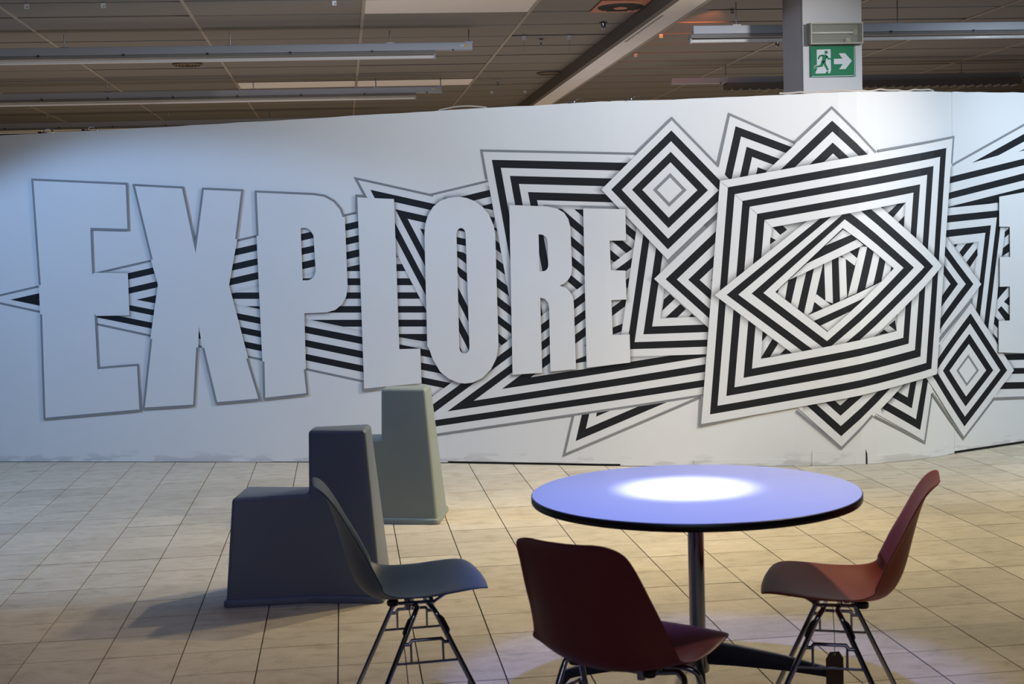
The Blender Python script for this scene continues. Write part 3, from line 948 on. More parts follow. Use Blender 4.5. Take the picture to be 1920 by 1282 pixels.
  ('w',[[78920,13000,73421,8341,73466,8943,78158,12992]]),
  ('w',[[73421,8341,69326,11629,70109,11680,73466,8943]]),
 ]),
 ('painted_frame', 'upper and lower bars of the large square frame', [
  ('s0.60',[[69964,15962,79155,17363,78742,16927,70331,15613]]),
  ('s0.60',[[78328,8806,69086,7225,69495,7664,77959,9148]]),
  ('w',[[66622,19131,83622,21604,82966,20961,67139,18694]]),
  ('w',[[81757,5691,65054,2898,65655,3548,81224,6105]]),
  ('k',[[67139,18694,82966,20961,82309,20360,67567,18221]]),
  ('k',[[81224,6105,65655,3548,66167,4128,80758,6533]]),
  ('w',[[67567,18221,82309,20360,81592,19744,68072,17759]]),
  ('w',[[80758,6533,66167,4128,66768,4777,80235,6991]]),
  ('k',[[68072,17759,81592,19744,80997,19155,68533,17360]]),
  ('k',[[80235,6991,66768,4777,67317,5364,79788,7461]]),
  ('w',[[68533,17360,80997,19155,80347,18527,69012,16873]]),
  ('w',[[79788,7461,67317,5364,67932,5991,79273,7918]]),
  ('k',[[69012,16873,80347,18527,79791,17982,69485,16452]]),
  ('k',[[79273,7918,67932,5991,68495,6598,78851,8332]]),
  ('w',[[69485,16452,79791,17982,79155,17363,69964,15962]]),
  ('w',[[78851,8332,68495,6598,69086,7225,78328,8806]]),
 ]),
 ('painted_letter', 'white painted letter E with a grey outline, first of the word', [
  ('s0.55',[[21417,14116,23207,14039,23510,14327,21720,14403]]),
  ('s0.55',[[23207,14039,23179,10942,23476,10642,23510,14327]]),
  ('s0.55',[[23179,10942,20551,10945,20851,10645,23476,10642]]),
  ('w',[[15879,21260,23545,20655,23510,17130,20559,17300,20522,14154,23207,14039,23179,10942,20551,10945,20550,7156,23728,7359,23748,3816,15814,3211,16000,11162,16024,13347]]),
  ('g',[[15879,21260,23545,20655,23384,20508,16042,21086]]),
  ('g',[[23545,20655,23510,17130,23352,17299,23384,20508]]),
  ('g',[[23510,17130,20559,17300,20401,17469,23352,17299]]),
  ('g',[[20559,17300,20522,14154,20360,14001,20401,17469]]),
  ('g',[[20550,7156,23728,7359,23569,7188,20389,6986]]),
  ('g',[[23728,7359,23748,3816,23587,3964,23569,7188]]),
  ('g',[[23748,3816,15814,3211,15978,3384,23587,3964]]),
  ('g',[[15814,3211,16000,11162,16160,11160,15978,3384]]),
  ('g',[[16024,13347,15879,21260,16042,21086,16184,13347]]),
  ('g',[[20551,10945,20550,7156,20389,6986,20391,11105]]),
 ]),
 ('painted_letter', 'white painted letter X with a grey outline', [
  ('s0.55',[[31866,16280,31086,12995,31394,12993,32160,16219]]),
  ('s0.55',[[31086,12995,32306,7656,32597,7729,31394,12993]]),
  ('s0.55',[[24728,9187,25541,13155,25234,13147,24433,9242]]),
  ('s0.55',[[25541,13155,25073,14977,24781,14909,25234,13147]]),
  ('w',[[23917,20564,27915,20226,28608,16240,29337,20097,32508,19855,31866,16280,31086,12995,32306,7656,33160,4556,29629,4293,28781,8446,28588,10030,28471,8490,28009,4142,23842,3930,24728,9187,25541,13155,25073,14977]]),
  ('g',[[23917,20564,27915,20226,27779,20077,24117,20386]]),
  ('g',[[27915,20226,28608,16240,28602,15344,27779,20077]]),
  ('g',[[28608,16240,29337,20097,29468,19927,28602,15344]]),
  ('g',[[29337,20097,32508,19855,32320,19709,29468,19927]]),
  ('g',[[32508,19855,31866,16280,31709,16313,32320,19709]]),
  ('g',[[32306,7656,33160,4556,32954,4701,32151,7617]]),
  ('g',[[33160,4556,29629,4293,29757,4463,32954,4701]]),
  ('g',[[29629,4293,28781,8446,28939,8472,29757,4463]]),
  ('g',[[28471,8490,28009,4142,27864,4295,28311,8504]]),
  ('g',[[28009,4142,23842,3930,24033,4100,27864,4295]]),
  ('g',[[23842,3930,24728,9187,24885,9158,24033,4100]]),
  ('g',[[25073,14977,23917,20564,24117,20386,25229,15013]]),
 ]),
 ('painted_letter', 'white painted letter P with a grey outline', [
  ('s0.55',[[40074,17635,40080,12589,40380,12555,40374,17686]]),
  ('s0.55',[[40080,12589,39941,11974,40224,11862,40380,12555]]),
  ('s0.55',[[39941,11974,39627,11438,39856,11235,40224,11862]]),
  ('s0.55',[[39627,11438,39090,11031,39223,10755,39856,11235]]),
  ('s0.55',[[39090,11031,38465,10872,38506,10573,39223,10755]]),
  ('s0.55',[[38465,10872,36746,10826,37042,10534,38506,10573]]),
  ('s0.55',[[36746,10826,36688,6810,36988,6818,37042,10534]]),
  ('s0.55',[[33389,7398,33356,16486,33056,16485,33089,7401]]),
  ('s0.50',[[36730,16926,37123,16945,37063,16691,36979,16687]]),
  ('s0.50',[[37123,16945,37442,16765,37262,16579,37063,16691]]),
  ('s0.50',[[37442,16765,37670,16387,37422,16315,37262,16579]]),
  ('s0.50',[[37670,16387,37727,13881,37476,13915,37422,16315]]),
  ('s0.50',[[37727,13881,37612,13497,37390,13626,37476,13915]]),
  ('s0.50',[[37612,13497,37424,13300,37286,13517,37390,13626]]),
  ('s0.50',[[37424,13300,37126,13198,37087,13449,37286,13517]]),
  ('s0.50',[[37126,13198,36717,13208,36968,13452,37087,13449]]),
  ('s0.50',[[36717,13208,36730,16926,36979,16687,36968,13452]]),
  ('w',[[33357,19747,37847,19400,38652,19248,39364,18839,39857,18255,40074,17635,40080,12589,39941,11974,39627,11438,39090,11031,38465,10872,36746,10826,36688,6810,36821,4925,33328,4587,33389,7398,33356,16486],[36730,16926,37123,16945,37442,16765,37670,16387,37727,13881,37612,13497,37424,13300,37126,13198,36717,13208]]),
  ('g',[[33357,19747,37847,19400,37826,19241,33517,19575]]),
  ('g',[[37847,19400,38652,19248,38596,19096,37826,19241]]),
  ('g',[[38652,19248,39364,18839,39260,18715,38596,19096]]),
  ('g',[[39364,18839,39857,18255,39716,18175,39260,18715]]),
  ('g',[[39857,18255,40074,17635,39914,17608,39716,18175]]),
  ('g',[[36688,6810,36821,4925,36651,5069,36528,6805]]),
  ('g',[[36821,4925,33328,4587,33492,4763,36651,5069]]),
  ('g',[[33328,4587,33389,7398,33549,7397,33492,4763]]),
  ('g',[[33356,16486,33357,19747,33517,19575,33516,16486]]),
 ]),
 ('painted_letter', 'white painted letter L beside the letter P', [
  ('s0.60',[[43767,18758,43761,9454,44061,9454,44067,19036]]),
  ('s0.60',[[43761,9454,43762,8163,44061,8467,44061,9454]]),
  ('s0.60',[[43762,8163,45318,8183,45618,8487,44061,8467]]),
  ('s0.60',[[45318,8183,45318,5731,45618,5455,45618,8487]]),
  ('s0.55',[[41031,6166,41060,17771,40760,18039,40730,5878]]),
  ('g',[[40907,19180,41515,19134,41729,18925,41062,18949,41077,17843,40860,17874]]),
  ('g',[[40864,5870,41049,5869,41029,5366,42718,5474,42514,5356,40861,5161]]),
  ('w',[[41063,18972,43767,18758,43761,9454,43762,8163,45318,8183,45318,5731,41029,5366]]),
 ]),
 ('painted_letter', 'white painted rounded letter O', [
  ('s0.65',[[48397,18742,47760,18691,47692,19037,48376,19092]]),
  ('s0.65',[[47760,18691,47116,18489,46952,18804,47692,19037]]),
  ('s0.65',[[47116,18489,46592,18085,46332,18326,46952,18804]]),
  ('s0.65',[[46592,18085,46205,17494,45888,17649,46332,18326]]),
  ('s0.65',[[46205,17494,45991,16866,45647,16943,45888,17649]]),
  ('s0.65',[[45991,16866,45921,16262,45571,16284,45647,16943]]),
  ('s0.65',[[45921,16262,45841,8336,45490,8223,45571,16284]]),
  ('s0.65',[[45841,8336,45969,8160,45655,7996,45490,8223]]),
  ('s0.65',[[45969,8160,46230,7390,45911,7244,45655,7996]]),
  ('s0.65',[[46230,7390,46729,6543,46459,6312,45911,7244]]),
  ('s0.65',[[46729,6543,47353,6035,47172,5731,46459,6312]]),
  ('s0.65',[[47353,6035,48064,5743,47978,5399,47172,5731]]),
  ('s0.65',[[48064,5743,48543,5697,48545,5345,47978,5399]]),
  ('s0.65',[[48543,5697,49104,5758,49196,5416,48545,5345]]),
  ('s0.65',[[49104,5758,49833,6078,50028,5781,49196,5416]]),
  ('s0.65',[[49833,6078,50489,6685,50768,6466,50028,5781]]),
  ('s0.65',[[50489,6685,50910,7441,51242,7318,50768,6466]]),
  ('s0.65',[[50910,7441,51097,8348,51447,8312,51242,7318]]),
  ('s0.65',[[51097,8348,51112,16085,51462,16116,51447,8312]]),
  ('s0.65',[[51112,16085,51006,16686,51344,16783,51462,16116]]),
  ('s0.65',[[51006,16686,50715,17412,51021,17590,51344,16783]]),
  ('s0.65',[[50715,17412,50261,17980,50507,18234,51021,17590]]),
  ('s0.65',[[50261,17980,49691,18404,49863,18713,50507,18234]]),
  ('s0.65',[[49691,18404,49066,18652,49162,18990,49863,18713]]),
  ('s0.65',[[49066,18652,48515,18747,48538,19098,49162,18990]]),
  ('s0.65',[[48515,18747,48397,18742,48376,19092,48538,19098]]),
  ('s0.55',[[48282,16170,48354,16409,48576,16277,48532,16132]]),
  ('s0.55',[[48354,16409,48470,16525,48606,16308,48576,16277]]),
  ('s0.55',[[48470,16525,48630,16581,48622,16313,48606,16308]]),
  ('s0.55',[[48630,16581,48787,16516,48637,16307,48622,16313]]),
  ('s0.55',[[48787,16516,48894,16392,48664,16276,48637,16307]]),
  ('s0.55',[[48894,16392,48949,16150,48699,16121,48664,16276]]),
  ('s0.55',[[48949,16150,48966,8256,48716,8279,48699,16121]]),
  ('s0.55',[[48966,8256,48927,8044,48692,8151,48716,8279]]),
  ('s0.55',[[48927,8044,48793,7877,48643,8089,48692,8151]]),
  ('s0.55',[[48793,7877,48583,7802,48580,8067,48643,8089]]),
  ('s0.55',[[48583,7802,48393,7865,48535,8081,48580,8067]]),
  ('s0.55',[[48393,7865,48270,8003,48496,8124,48535,8081]]),
  ('s0.55',[[48270,8003,48214,8216,48464,8248,48496,8124]]),
  ('s0.55',[[48214,8216,48282,16170,48532,16132,48464,8248]]),
  ('w',[[48397,18742,47760,18691,47116,18489,46592,18085,46205,17494,45991,16866,45921,16262,45841,8336,45969,8160,46230,7390,46729,6543,47353,6035,48064,5743,48543,5697,49104,5758,49833,6078,50489,6685,50910,7441,51097,8348,51112,16085,51006,16686,50715,17412,50261,17980,49691,18404,49066,18652,48515,18747],[48282,16170,48354,16409,48470,16525,48630,16581,48787,16516,48894,16392,48949,16150,48966,8256,48927,8044,48793,7877,48583,7802,48393,7865,48270,8003,48214,8216]]),
 ]),
 ('painted_letter', 'white painted letter R next to the letter O', [
  ('s0.60',[[52193,18046,54895,17846,54940,18144,51897,18368]]),
  ('s0.60',[[54895,17846,55582,17689,55698,17971,54940,18144]]),
  ('s0.60',[[55582,17689,56078,17378,56293,17597,55698,17971]]),
  ('s0.60',[[56078,17378,56370,16928,56652,17045,56293,17597]]),
  ('s0.60',[[56370,16928,56491,16366,56791,16400,56652,17045]]),
  ('s0.60',[[56491,16366,56535,13568,56835,13540,56791,16400]]),
  ('s0.60',[[56535,13568,56446,13127,56729,13011,56835,13540]]),
  ('s0.60',[[56446,13127,56206,12763,56429,12556,56729,13011]]),
  ('s0.60',[[56206,12763,55924,12547,56070,12280,56429,12556]]),
  ('s0.60',[[55924,12547,55614,12434,56064,12440,56070,12280]]),
  ('s0.60',[[55614,12434,56040,12293,56199,12556,56064,12440]]),
  ('s0.60',[[56040,12293,56338,12006,56581,12189,56199,12556]]),
  ('s0.60',[[56338,12006,56527,11648,56816,11742,56581,12189]]),
  ('s0.60',[[56527,11648,56591,11203,56890,11225,56816,11742]]),
  ('s0.60',[[56591,11203,56618,6704,56920,6431,56890,11225]]),
  ('s0.60',[[56618,6704,54794,6526,54491,6195,56920,6431]]),
  ('s0.60',[[54794,6526,54828,10858,54528,10836,54491,6195]]),
  ('s0.60',[[54828,10858,54763,11275,54479,11149,54528,10836]]),
  ('s0.60',[[54763,11275,54554,11532,54382,11269,54479,11149]]),
  ('s0.60',[[54554,11532,54216,11627,54487,11268,54382,11269]]),
  ('s0.60',[[54216,11627,54201,6452,54501,6172,54487,11268]]),
  ('s0.60',[[54201,6452,52056,6304,51753,5982,54501,6172]]),
  ('s0.60',[[52056,6304,52193,18046,51897,18368,51753,5982]]),
  ('s0.50',[[54223,15978,54530,15924,54440,15717,54435,15725]]),
  ('s0.50',[[54530,15924,54756,15755,54565,15624,54440,15717]]),
  ('s0.50',[[54756,15755,54840,15457,54620,15426,54565,15624]]),
  ('s0.50',[[54840,15457,54852,13784,54632,13826,54620,15426]]),
  ('s0.50',[[54852,13784,54769,13578,54590,13722,54632,13826]]),
  ('s0.50',[[54769,13578,54580,13449,54506,13665,54590,13722]]),
  ('s0.50',[[54580,13449,54224,13427,54443,13661,54506,13665]]),
  ('s0.50',[[54224,13427,54223,15978,54435,15725,54443,13661]]),
  ('w',[[52193,18046,54895,17846,55582,17689,56078,17378,56370,16928,56491,16366,56535,13568,56446,13127,56206,12763,55924,12547,55614,12434,56040,12293,56338,12006,56527,11648,56591,11203,56618,6704,54794,6526,54828,10858,54763,11275,54554,11532,54216,11627,54201,6452,52056,6304],[54223,15978,54530,15924,54756,15755,54840,15457,54852,13784,54769,13578,54580,13449,54224,13427]]),
 ]),
 ('painted_letter', 'white painted letter E at the end of the word', [
  ('s0.60',[[57421,17640,60302,17467,60603,17750,57123,17958]]),
  ('s0.60',[[60302,17467,60295,15375,60594,15070,60603,17750]]),
  ('s0.60',[[60295,15375,59187,15392,59491,15087,60594,15070]]),
  ('s0.60',[[59187,15392,59211,13403,59507,13688,59491,15087]]),
  ('s0.60',[[59211,13403,60201,13350,60495,13635,59507,13688]]),
  ('s0.60',[[60201,13350,60241,11404,60548,11111,60495,13635]]),
  ('s0.60',[[60241,11404,59204,11380,59507,11087,60548,11111]]),
  ('s0.60',[[59204,11380,59233,9011,59529,9318,59507,11087]]),
  ('s0.60',[[59233,9011,60390,9039,60690,9347,59529,9318]]),
  ('s0.60',[[60390,9039,60388,7126,60687,6858,60690,9347]]),
  ('s0.60',[[60388,7126,57368,6791,57067,6456,60687,6858]]),
  ('s0.60',[[57368,6791,57421,17640,57123,17958,57067,6456]]),
  ('w',[[57421,17640,60302,17467,60295,15375,59187,15392,59211,13403,60201,13350,60241,11404,59204,11380,59233,9011,60390,9039,60388,7126,57368,6791]]),
 ]),
 ('painted_letter', 'white painted letter at the right edge of the mural', [
  ('s0.55',[[88183,17617,90913,17918,91214,18252,87885,17886]]),
  ('s0.55',[[90913,17918,90908,17101,91209,17388,91214,18252]]),
  ('s0.55',[[90845,6892,90843,6484,91141,6154,91143,6586]]),
  ('s0.55',[[90843,6484,88041,6749,87739,6476,91141,6154]]),
  ('s0.55',[[88041,6749,88059,8945,87761,9252,87739,6476]]),
  ('s0.55',[[88059,8945,89224,8918,88926,9225,87761,9252]]),
  ('s0.55',[[89224,8918,89241,11309,88939,11018,88926,9225]]),
  ('s0.55',[[89241,11309,88188,11340,87886,11048,88939,11018]]),
  ('s0.55',[[88188,11340,88205,13408,87907,13713,87886,11048]]),
  ('s0.55',[[88205,13408,89284,13392,88981,13696,87907,13713]]),
  ('s0.55',[[89284,13392,89261,15508,88964,15214,88981,13696]]),
  ('s0.55',[[89261,15508,88167,15531,87864,15238,88964,15214]]),
  ('s0.55',[[88167,15531,88183,17617,87885,17886,87864,15238]]),
  ('w',[[88183,17617,90913,17918,90843,6484,88041,6749,88059,8945,89224,8918,89241,11309,88188,11340,88205,13408,89284,13392,89261,15508,88167,15531]]),
 ]),
]
WALL_XY = [(-3.7664,11.4823),(-3.6529,11.4434),(-3.5394,11.4043),(-3.426,11.3652),(-3.3125,11.3261),(-3.1991,11.287),(-3.0856,11.248),(-2.9721,11.2091),(-2.8584,11.1705),(-2.7448,11.1321),(-2.631,11.094),(-2.517,11.0564),(-2.4029,11.0191),(-2.2888,10.9822),(-2.1745,10.9455),(-2.0602,10.9089),(-1.9459,10.8723),(-1.8317,10.8357),(-1.7175,10.7988),(-1.6033,10.7617),(-1.4893,10.7245),(-1.3752,10.6873),(-1.2611,10.65),(-1.1471,10.6126),(-1.0331,10.5752),(-0.9191,10.5376),(-0.8052,10.4999),(-0.6913,10.462),(-0.5775,10.4241),(-0.4637,10.3861),(-0.3498,10.3481),(-0.2361,10.3099),(-0.1224,10.2715),(-0.0088,10.2327),(0.1046,10.1934),(0.2178,10.1536),(0.3309,10.1135),(0.4437,10.0727),(0.556,10.0305),(0.6677,9.9865),(0.7786,9.9407),(0.8889,9.8935),(0.9988,9.8453),(1.1086,9.7969),(1.2185,9.7487),(1.3284,9.7005),(1.4379,9.6513),(1.5472,9.6019),(1.6571,9.5536),(1.7679,9.5075),(1.88,9.4648),(1.9932,9.4251),(2.1072,9.3875),(2.2217,9.3516),(2.3365,9.3167),(2.4515,9.2824),(2.5667,9.2489),(2.6822,9.2164),(2.798,9.1847),(2.914,9.154),(3.0303,9.1246),(3.1471,9.0968),(3.265,9.0751),(3.3846,9.0662),(3.5036,9.0804),(3.621,9.1053),(3.7377,9.1333),(3.8529,9.1667),(3.9631,9.2138),(4.0677,9.2726),(4.1748,9.3267),(4.2838,9.3767),(4.3933,9.4258),(4.5026,9.4755),(4.6118,9.5251),(4.7211,9.5748),(4.8303,9.6245),(4.9395,9.6743),(5.0487,9.7241),(5.1578,9.7739),(5.267,9.8237),(5.3762,9.8735),(5.4854,9.9233),(5.5945,9.9731),(5.7037,10.0229),(5.8129,10.0727),(5.9221,10.1226),(6.0312,10.1724),(6.1404,10.2222),(6.2496,10.272),(6.3587,10.3218),(6.4679,10.3716)]
WALL_TOP = [(0.177, 2.457), (1.347, 2.453), (2.373, 2.457), (3.364, 2.464), (4.085, 2.471), (4.818, 2.475), (5.381, 2.473), (5.928, 2.472), (6.357, 2.463), (6.916, 2.46), (7.213, 2.462), (7.595, 2.464), (7.939, 2.467), (8.37, 2.475), (9.101, 2.489), (10.92, 2.489)]


# ------------------------------------------------------------------ the partition wall and its mural
WSTEP = 0.12


def wall_pt(s, z, off=0.0):
    """point on the partition: s metres along it, z up, off metres towards the viewer"""
    i = int(math.floor(s / WSTEP))
    i = max(0, min(len(WALL_XY) - 2, i))
    t = s / WSTEP - i
    a, b = Vector(WALL_XY[i]), Vector(WALL_XY[i + 1])

    def nrm(k):
        k0, k1 = max(0, k - 1), min(len(WALL_XY) - 1, k + 1)
        d = Vector(WALL_XY[k1]) - Vector(WALL_XY[k0])
        return Vector((d.y, -d.x)).normalized()
    p = a + (b - a) * t
    n = nrm(i).lerp(nrm(i + 1), min(1, max(0, t)))
    p = p + n * off
    return (p.x, p.y, z)


def wall_top(s):
    if s <= WALL_TOP[0][0]:
        return WALL_TOP[0][1]
    for (a, za), (b, zb) in zip(WALL_TOP[:-1], WALL_TOP[1:]):
        if s <= b:
            return za + (zb - za) * (s - a) / (b - a)
    return WALL_TOP[-1][1]


wall = empty('wall_back', wall_pt(5.0, 0))
tag(wall, kind='structure')
bpy.context.view_layer.update()
WINV = Matrix.Translation(-Vector(wall.location))


def wparent(o):
    o.parent = wall
    o.matrix_parent_inverse = WINV
    return o


SEAMS = [-1.63, -0.38, 0.87, 2.12, 3.37, 4.70, 5.95, 7.13, 8.367, 9.617, 10.86]
LIFT = [0.004, 0.004, 0.004, 0.004, 0.006, 0.016, 0.004, 0.004, 0.018, 0.012]
for k in range(len(SEAMS) - 1):
    s0, s1 = SEAMS[k] + 0.0001, SEAMS[k + 1] - 0.0001
    if k == 8:
        s0 += 0.0016
    ss = [s0] + [i * WSTEP for i in range(int(math.ceil(s0 / WSTEP + 1e-6)), int(math.floor(s1 / WSTEP - 1e-6)) + 1)] + [s1]
    rnd = random.Random(k)
    m = MB()
    loops = []
    for s in ss:
        zt = wall_top(s) + rnd.uniform(-0.002, 0.002)
        loops.append([wall_pt(s, LIFT[k], 0), wall_pt(s, LIFT[k], -0.02), wall_pt(s, zt, -0.02), wall_pt(s, zt, 0)])
    m.loft(loops)
    wparent(m.build('wall_panel', M_WALL))
# patch boards let into the foot of the panels, and the timber feet behind
for (a, b, h) in ((7.235, 7.592, 0.098), (7.606, 8.30, 0.055), (6.45, 7.22, 0.045)):
    m = MB()
    n = max(2, int((b - a) / 0.06))
    m.loft([[wall_pt(a + (b - a) * i / n, 0.002, 0.0035), wall_pt(a + (b - a) * i / n, 0.002, 0.0008), wall_pt(a + (b - a) * i / n, h, 0.0008), wall_pt(a + (b - a) * i / n, h, 0.0035)] for i in range(n + 1)])
    wparent(m.build('patch_board', M_WALL))
m = MB()
m.loft([[wall_pt(7.594, 0.002, 0.003), wall_pt(7.594, 0.002, 0.0005), wall_pt(7.594, 0.10, 0.0005), wall_pt(7.594, 0.10, 0.003)], [wall_pt(7.604, 0.002, 0.003), wall_pt(7.604, 0.002, 0.0005), wall_pt(7.604, 0.075, 0.0005), wall_pt(7.604, 0.075, 0.003)]])
wparent(m.build('board_gap', M_DARK))
for k in range(len(SEAMS) - 1):
    m = MB()
    a, b = SEAMS[k] + 0.01, SEAMS[k + 1] - 0.01
    n = 10
    m.loft([[wall_pt(a + (b - a) * i / n, 0.0, -0.004), wall_pt(a + (b - a) * i / n, 0.0, -0.05), wall_pt(a + (b - a) * i / n, 0.03, -0.05), wall_pt(a + (b - a) * i / n, 0.03, -0.021 if False else -0.0205)] for i in range(n + 1)])
    wparent(m.build('foot_batten', M_DARK))
    m = MB()
    m.loft([[wall_pt(s, 0.02, -0.021), wall_pt(s, 0.02, -0.06), wall_pt(s, wall_top(s) - 0.01, -0.06), wall_pt(s, wall_top(s) - 0.01, -0.021)] for s in (SEAMS[k] - 0.03 if k else SEAMS[k], SEAMS[k] + 0.03)])
    wparent(m.build('stud', M_BOARD))

LAYER = 0.00011
PAINT = {'w': 0, 'k': 1, 'g': 2}


def clip_band(poly, lo, hi):
    """clip polygon [(s,z,a)] to lo <= s <= hi"""
    for sign, lim in ((1, lo), (-1, hi)):
        out = []
        n = len(poly)
        for i in range(n):
            p, q = poly[i], poly[(i + 1) % n]
            fp, fq = sign * (p[0] - lim), sign * (q[0] - lim)
            if fp >= 0:
                out.append(p)
            if fp * fq < 0:
                t = fp / (fp - fq)
                out.append(tuple(p[j] + (q[j] - p[j]) * t for j in range(3)))
        poly = out
        if len(poly) < 3:
            return []
    return poly


layer = 4
for name, label, polys in MURAL:
    verts, faces, mi, alpha = [], [], [], []
    for mat, loops in polys:
        layer += 1
        lp = [[(l[i] / 10000.0, l[i + 1] / 10000.0) for i in range(0, len(l), 2)] for l in loops]
        tris = []
        if mat[0] == 's':
            a = float(mat[1:]) * 0.85
            q = [(lp[0][0] + (a,)), (lp[0][1] + (a,)), (lp[0][2] + (0.0,)), (lp[0][3] + (0.0,))]
            # split across so the fade stays even
            tris.append(q)
            idx = 3
        else:
            idx = PAINT[mat]
            flat = [p for l in lp for p in l]
            if len(lp) == 1 and len(flat) == 3:
                tris.append([p + (1.0,) for p in flat])
            else:
                for t in tessellate_polygon([[Vector((p[0], p[1], 0)) for p in l] for l in lp]):
                    tris.append([flat[i] + (1.0,) for i in t])
        for t in tris:
            lo, hi = min(p[0] for p in t), max(p[0] for p in t)
            for b in range(int(math.floor(lo / WSTEP)), int(math.floor(hi / WSTEP)) + 1):
                c = clip_band(t, b * WSTEP, (b + 1) * WSTEP)
                if len(c) < 3:
                    continue
                ar = sum(c[i][0] * c[(i + 1) % len(c)][1] - c[i][1] * c[(i + 1) % len(c)][0] for i in range(len(c)))
                if abs(ar) < 1e-9:
                    continue
                if ar < 0:
                    c = c[::-1]
                n = len(verts)
                for p in c:
                    verts.append(wall_pt(p[0], p[1], layer * LAYER / 4 + 0.0006))
                    alpha.append(p[2])
                faces.append(tuple(range(n, n + len(c))))
                mi.append(idx)
    me = bpy.data.meshes.new(name)
    me.from_pydata(verts, [], faces)
    for mm in (M_PW, M_PK, M_PG, M_SPRAY):
        me.materials.append(mm)
    me.polygons.foreach_set('material_index', mi)
    at = me.attributes.new('spray', 'FLOAT', 'POINT')
    at.data.foreach_set('value', alpha)
    me.update()
    o = bpy.data.objects.new(name, me)
    COL.objects.link(o)
    wparent(o)
    if label:
        o['label'] = label

# ------------------------------------------------------------------ floor
floor = MB().box(-9, 12, -5, 24, -0.12, -0.004).build('floor', M_GROUT)
tag(floor, kind='structure')
TU, TV = 0.3015, 0.2945
U0, V0 = -0.0735, 5.268
tile_me = None


def tile_mb():
    return MB().box(-TU / 2 + 0.0026, TU / 2 - 0.0026, -TV / 2 + 0.0019, TV / 2 - 0.0019, -0.008, 0.0)


def wall_v(u):
    """depth of the partition at u"""
    for a, b in zip(WALL_XY[:-1], WALL_XY[1:]):
        if a[0] <= u <= b[0]:
            return a[1] + (b[1] - a[1]) * (u - a[0]) / (b[0] - a[0])
    return 11.2 if u < 0 else 10.4


seen, rest = [], []
rt = random.Random(3)
for i in range(-14, 26):
    for j in range(-14, 24):
        u, v = U0 + (i + 0.5) * TU, V0 + (j + 0.5) * TV
        if v > wall_v(u) + 0.3:
            continue
        px, py, z = project((u, v, 0))
        if z > 1 and -70 < px < 1990 and py < 1300:
            seen.append((v, u))
        else:
            rest.append((v, u))
seen.sort()
tile_obj = tile_mb().build('floor_tile', M_TILE, floor)
bv = tile_obj.modifiers
for n, (v, u) in enumerate(seen):
    if n < 300:
        o = tile_obj if n == 0 else link_copy(tile_obj, floor)
        o.location = (u, v, rt.uniform(-0.0006, 0.0006))
        o.rotation_euler = (rt.uniform(-0.0008, 0.0008), rt.uniform(-0.0008, 0.0008), rt.uniform(-0.0015, 0.0015))
    else:
        rest.append((v, u))
m = MB()
for v, u in rest:
    m.box(u - TU / 2 + 0.0026, u + TU / 2 - 0.0026, v - TV / 2 + 0.0019, v + TV / 2 - 0.0019, -0.008, rt.uniform(-0.0006, 0.0006))
tag(m.build('floor_tiles_beyond', M_TILE, floor), kind='stuff')

# ------------------------------------------------------------------ outer room shell
tag(MB().box(-9.2, -9.0, -5, 24, 0, 3.5).build('wall_left', M_ROOM), kind='structure')
tag(MB().box(12.0, 12.2, -5, 24, 0, 3.5).build('wall_right', M_ROOM), kind='structure')
tag(MB().box(-9.2, 12.2, -5.2, -5, 0, 3.5).build('wall_rear', M_ROOM), kind='structure')
tag(MB().box(-9.2, 12.2, 24, 24.2, 0, 3.5).build('wall_far', M_ROOM), kind='structure')

# ------------------------------------------------------------------ ceiling of 60 x 120 panels
HC = 3.208
ceiling = MB().box(-9.2, 12.2, -5.2, 24.2, HC + 0.012, HC + 0.2).build('ceiling', M_SLAB)
tag(ceiling, kind='structure')
CU, CV = 0.215, 10.36
ct = MB().box(-0.596, 0.596, -0.2975, 0.2975, 0.0, 0.01).build('ceiling_tile', M_CEIL, ceiling)
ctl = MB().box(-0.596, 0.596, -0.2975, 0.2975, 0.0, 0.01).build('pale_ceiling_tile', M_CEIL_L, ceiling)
first, firstl = True, True
others = MB()
rc = random.Random(5)
for i in range(-8, 10):
    for j in range(-26, 24):
        u, v = CU + (i + 0.5) * 1.2, CV + (j + 0.5) * 0.6
        if not (-9 < u < 12 and -5 < v < 24):
            continue
        px, py, z = project((u, v, HC))
        dz = rc.uniform(-0.002, 0.003)
        vis = z > 1 and -260 < px < 2200 and py > -40 and v < 19.5
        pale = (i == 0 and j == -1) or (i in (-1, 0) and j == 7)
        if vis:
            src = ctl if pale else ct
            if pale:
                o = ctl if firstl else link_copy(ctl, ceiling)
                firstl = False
            else:
                o = ct if first else link_copy(ct, ceiling)
                first = False
            o.location = (u, v, HC + dz)
            o.rotation_euler = (rc.uniform(-0.004, 0.004), rc.uniform(-0.0015, 0.0015), 0)
        else:
            others.box(u - 0.596, u + 0.596, v - 0.2975, v + 0.2975, HC + dz, HC + dz + 0.008)
tag(others.build('ceiling_tiles_beyond', M_CEIL, ceiling), kind='stuff')
for i in range(-3, 8):
    u = CU + i * 1.2
    MB().box(u - 0.012, u + 0.012, 9.0, 20.5, HC - 0.006, HC + 0.012).build('ceiling_rail', M_RAIL, ceiling)
for j in range(-2, 16):
    v = CV + j * 0.6
    MB().box(-6.0, 9.0, v - 0.0025, v + 0.0025, HC - 0.005, HC + 0.012).build('cross_rail', M_CROSS, ceiling)

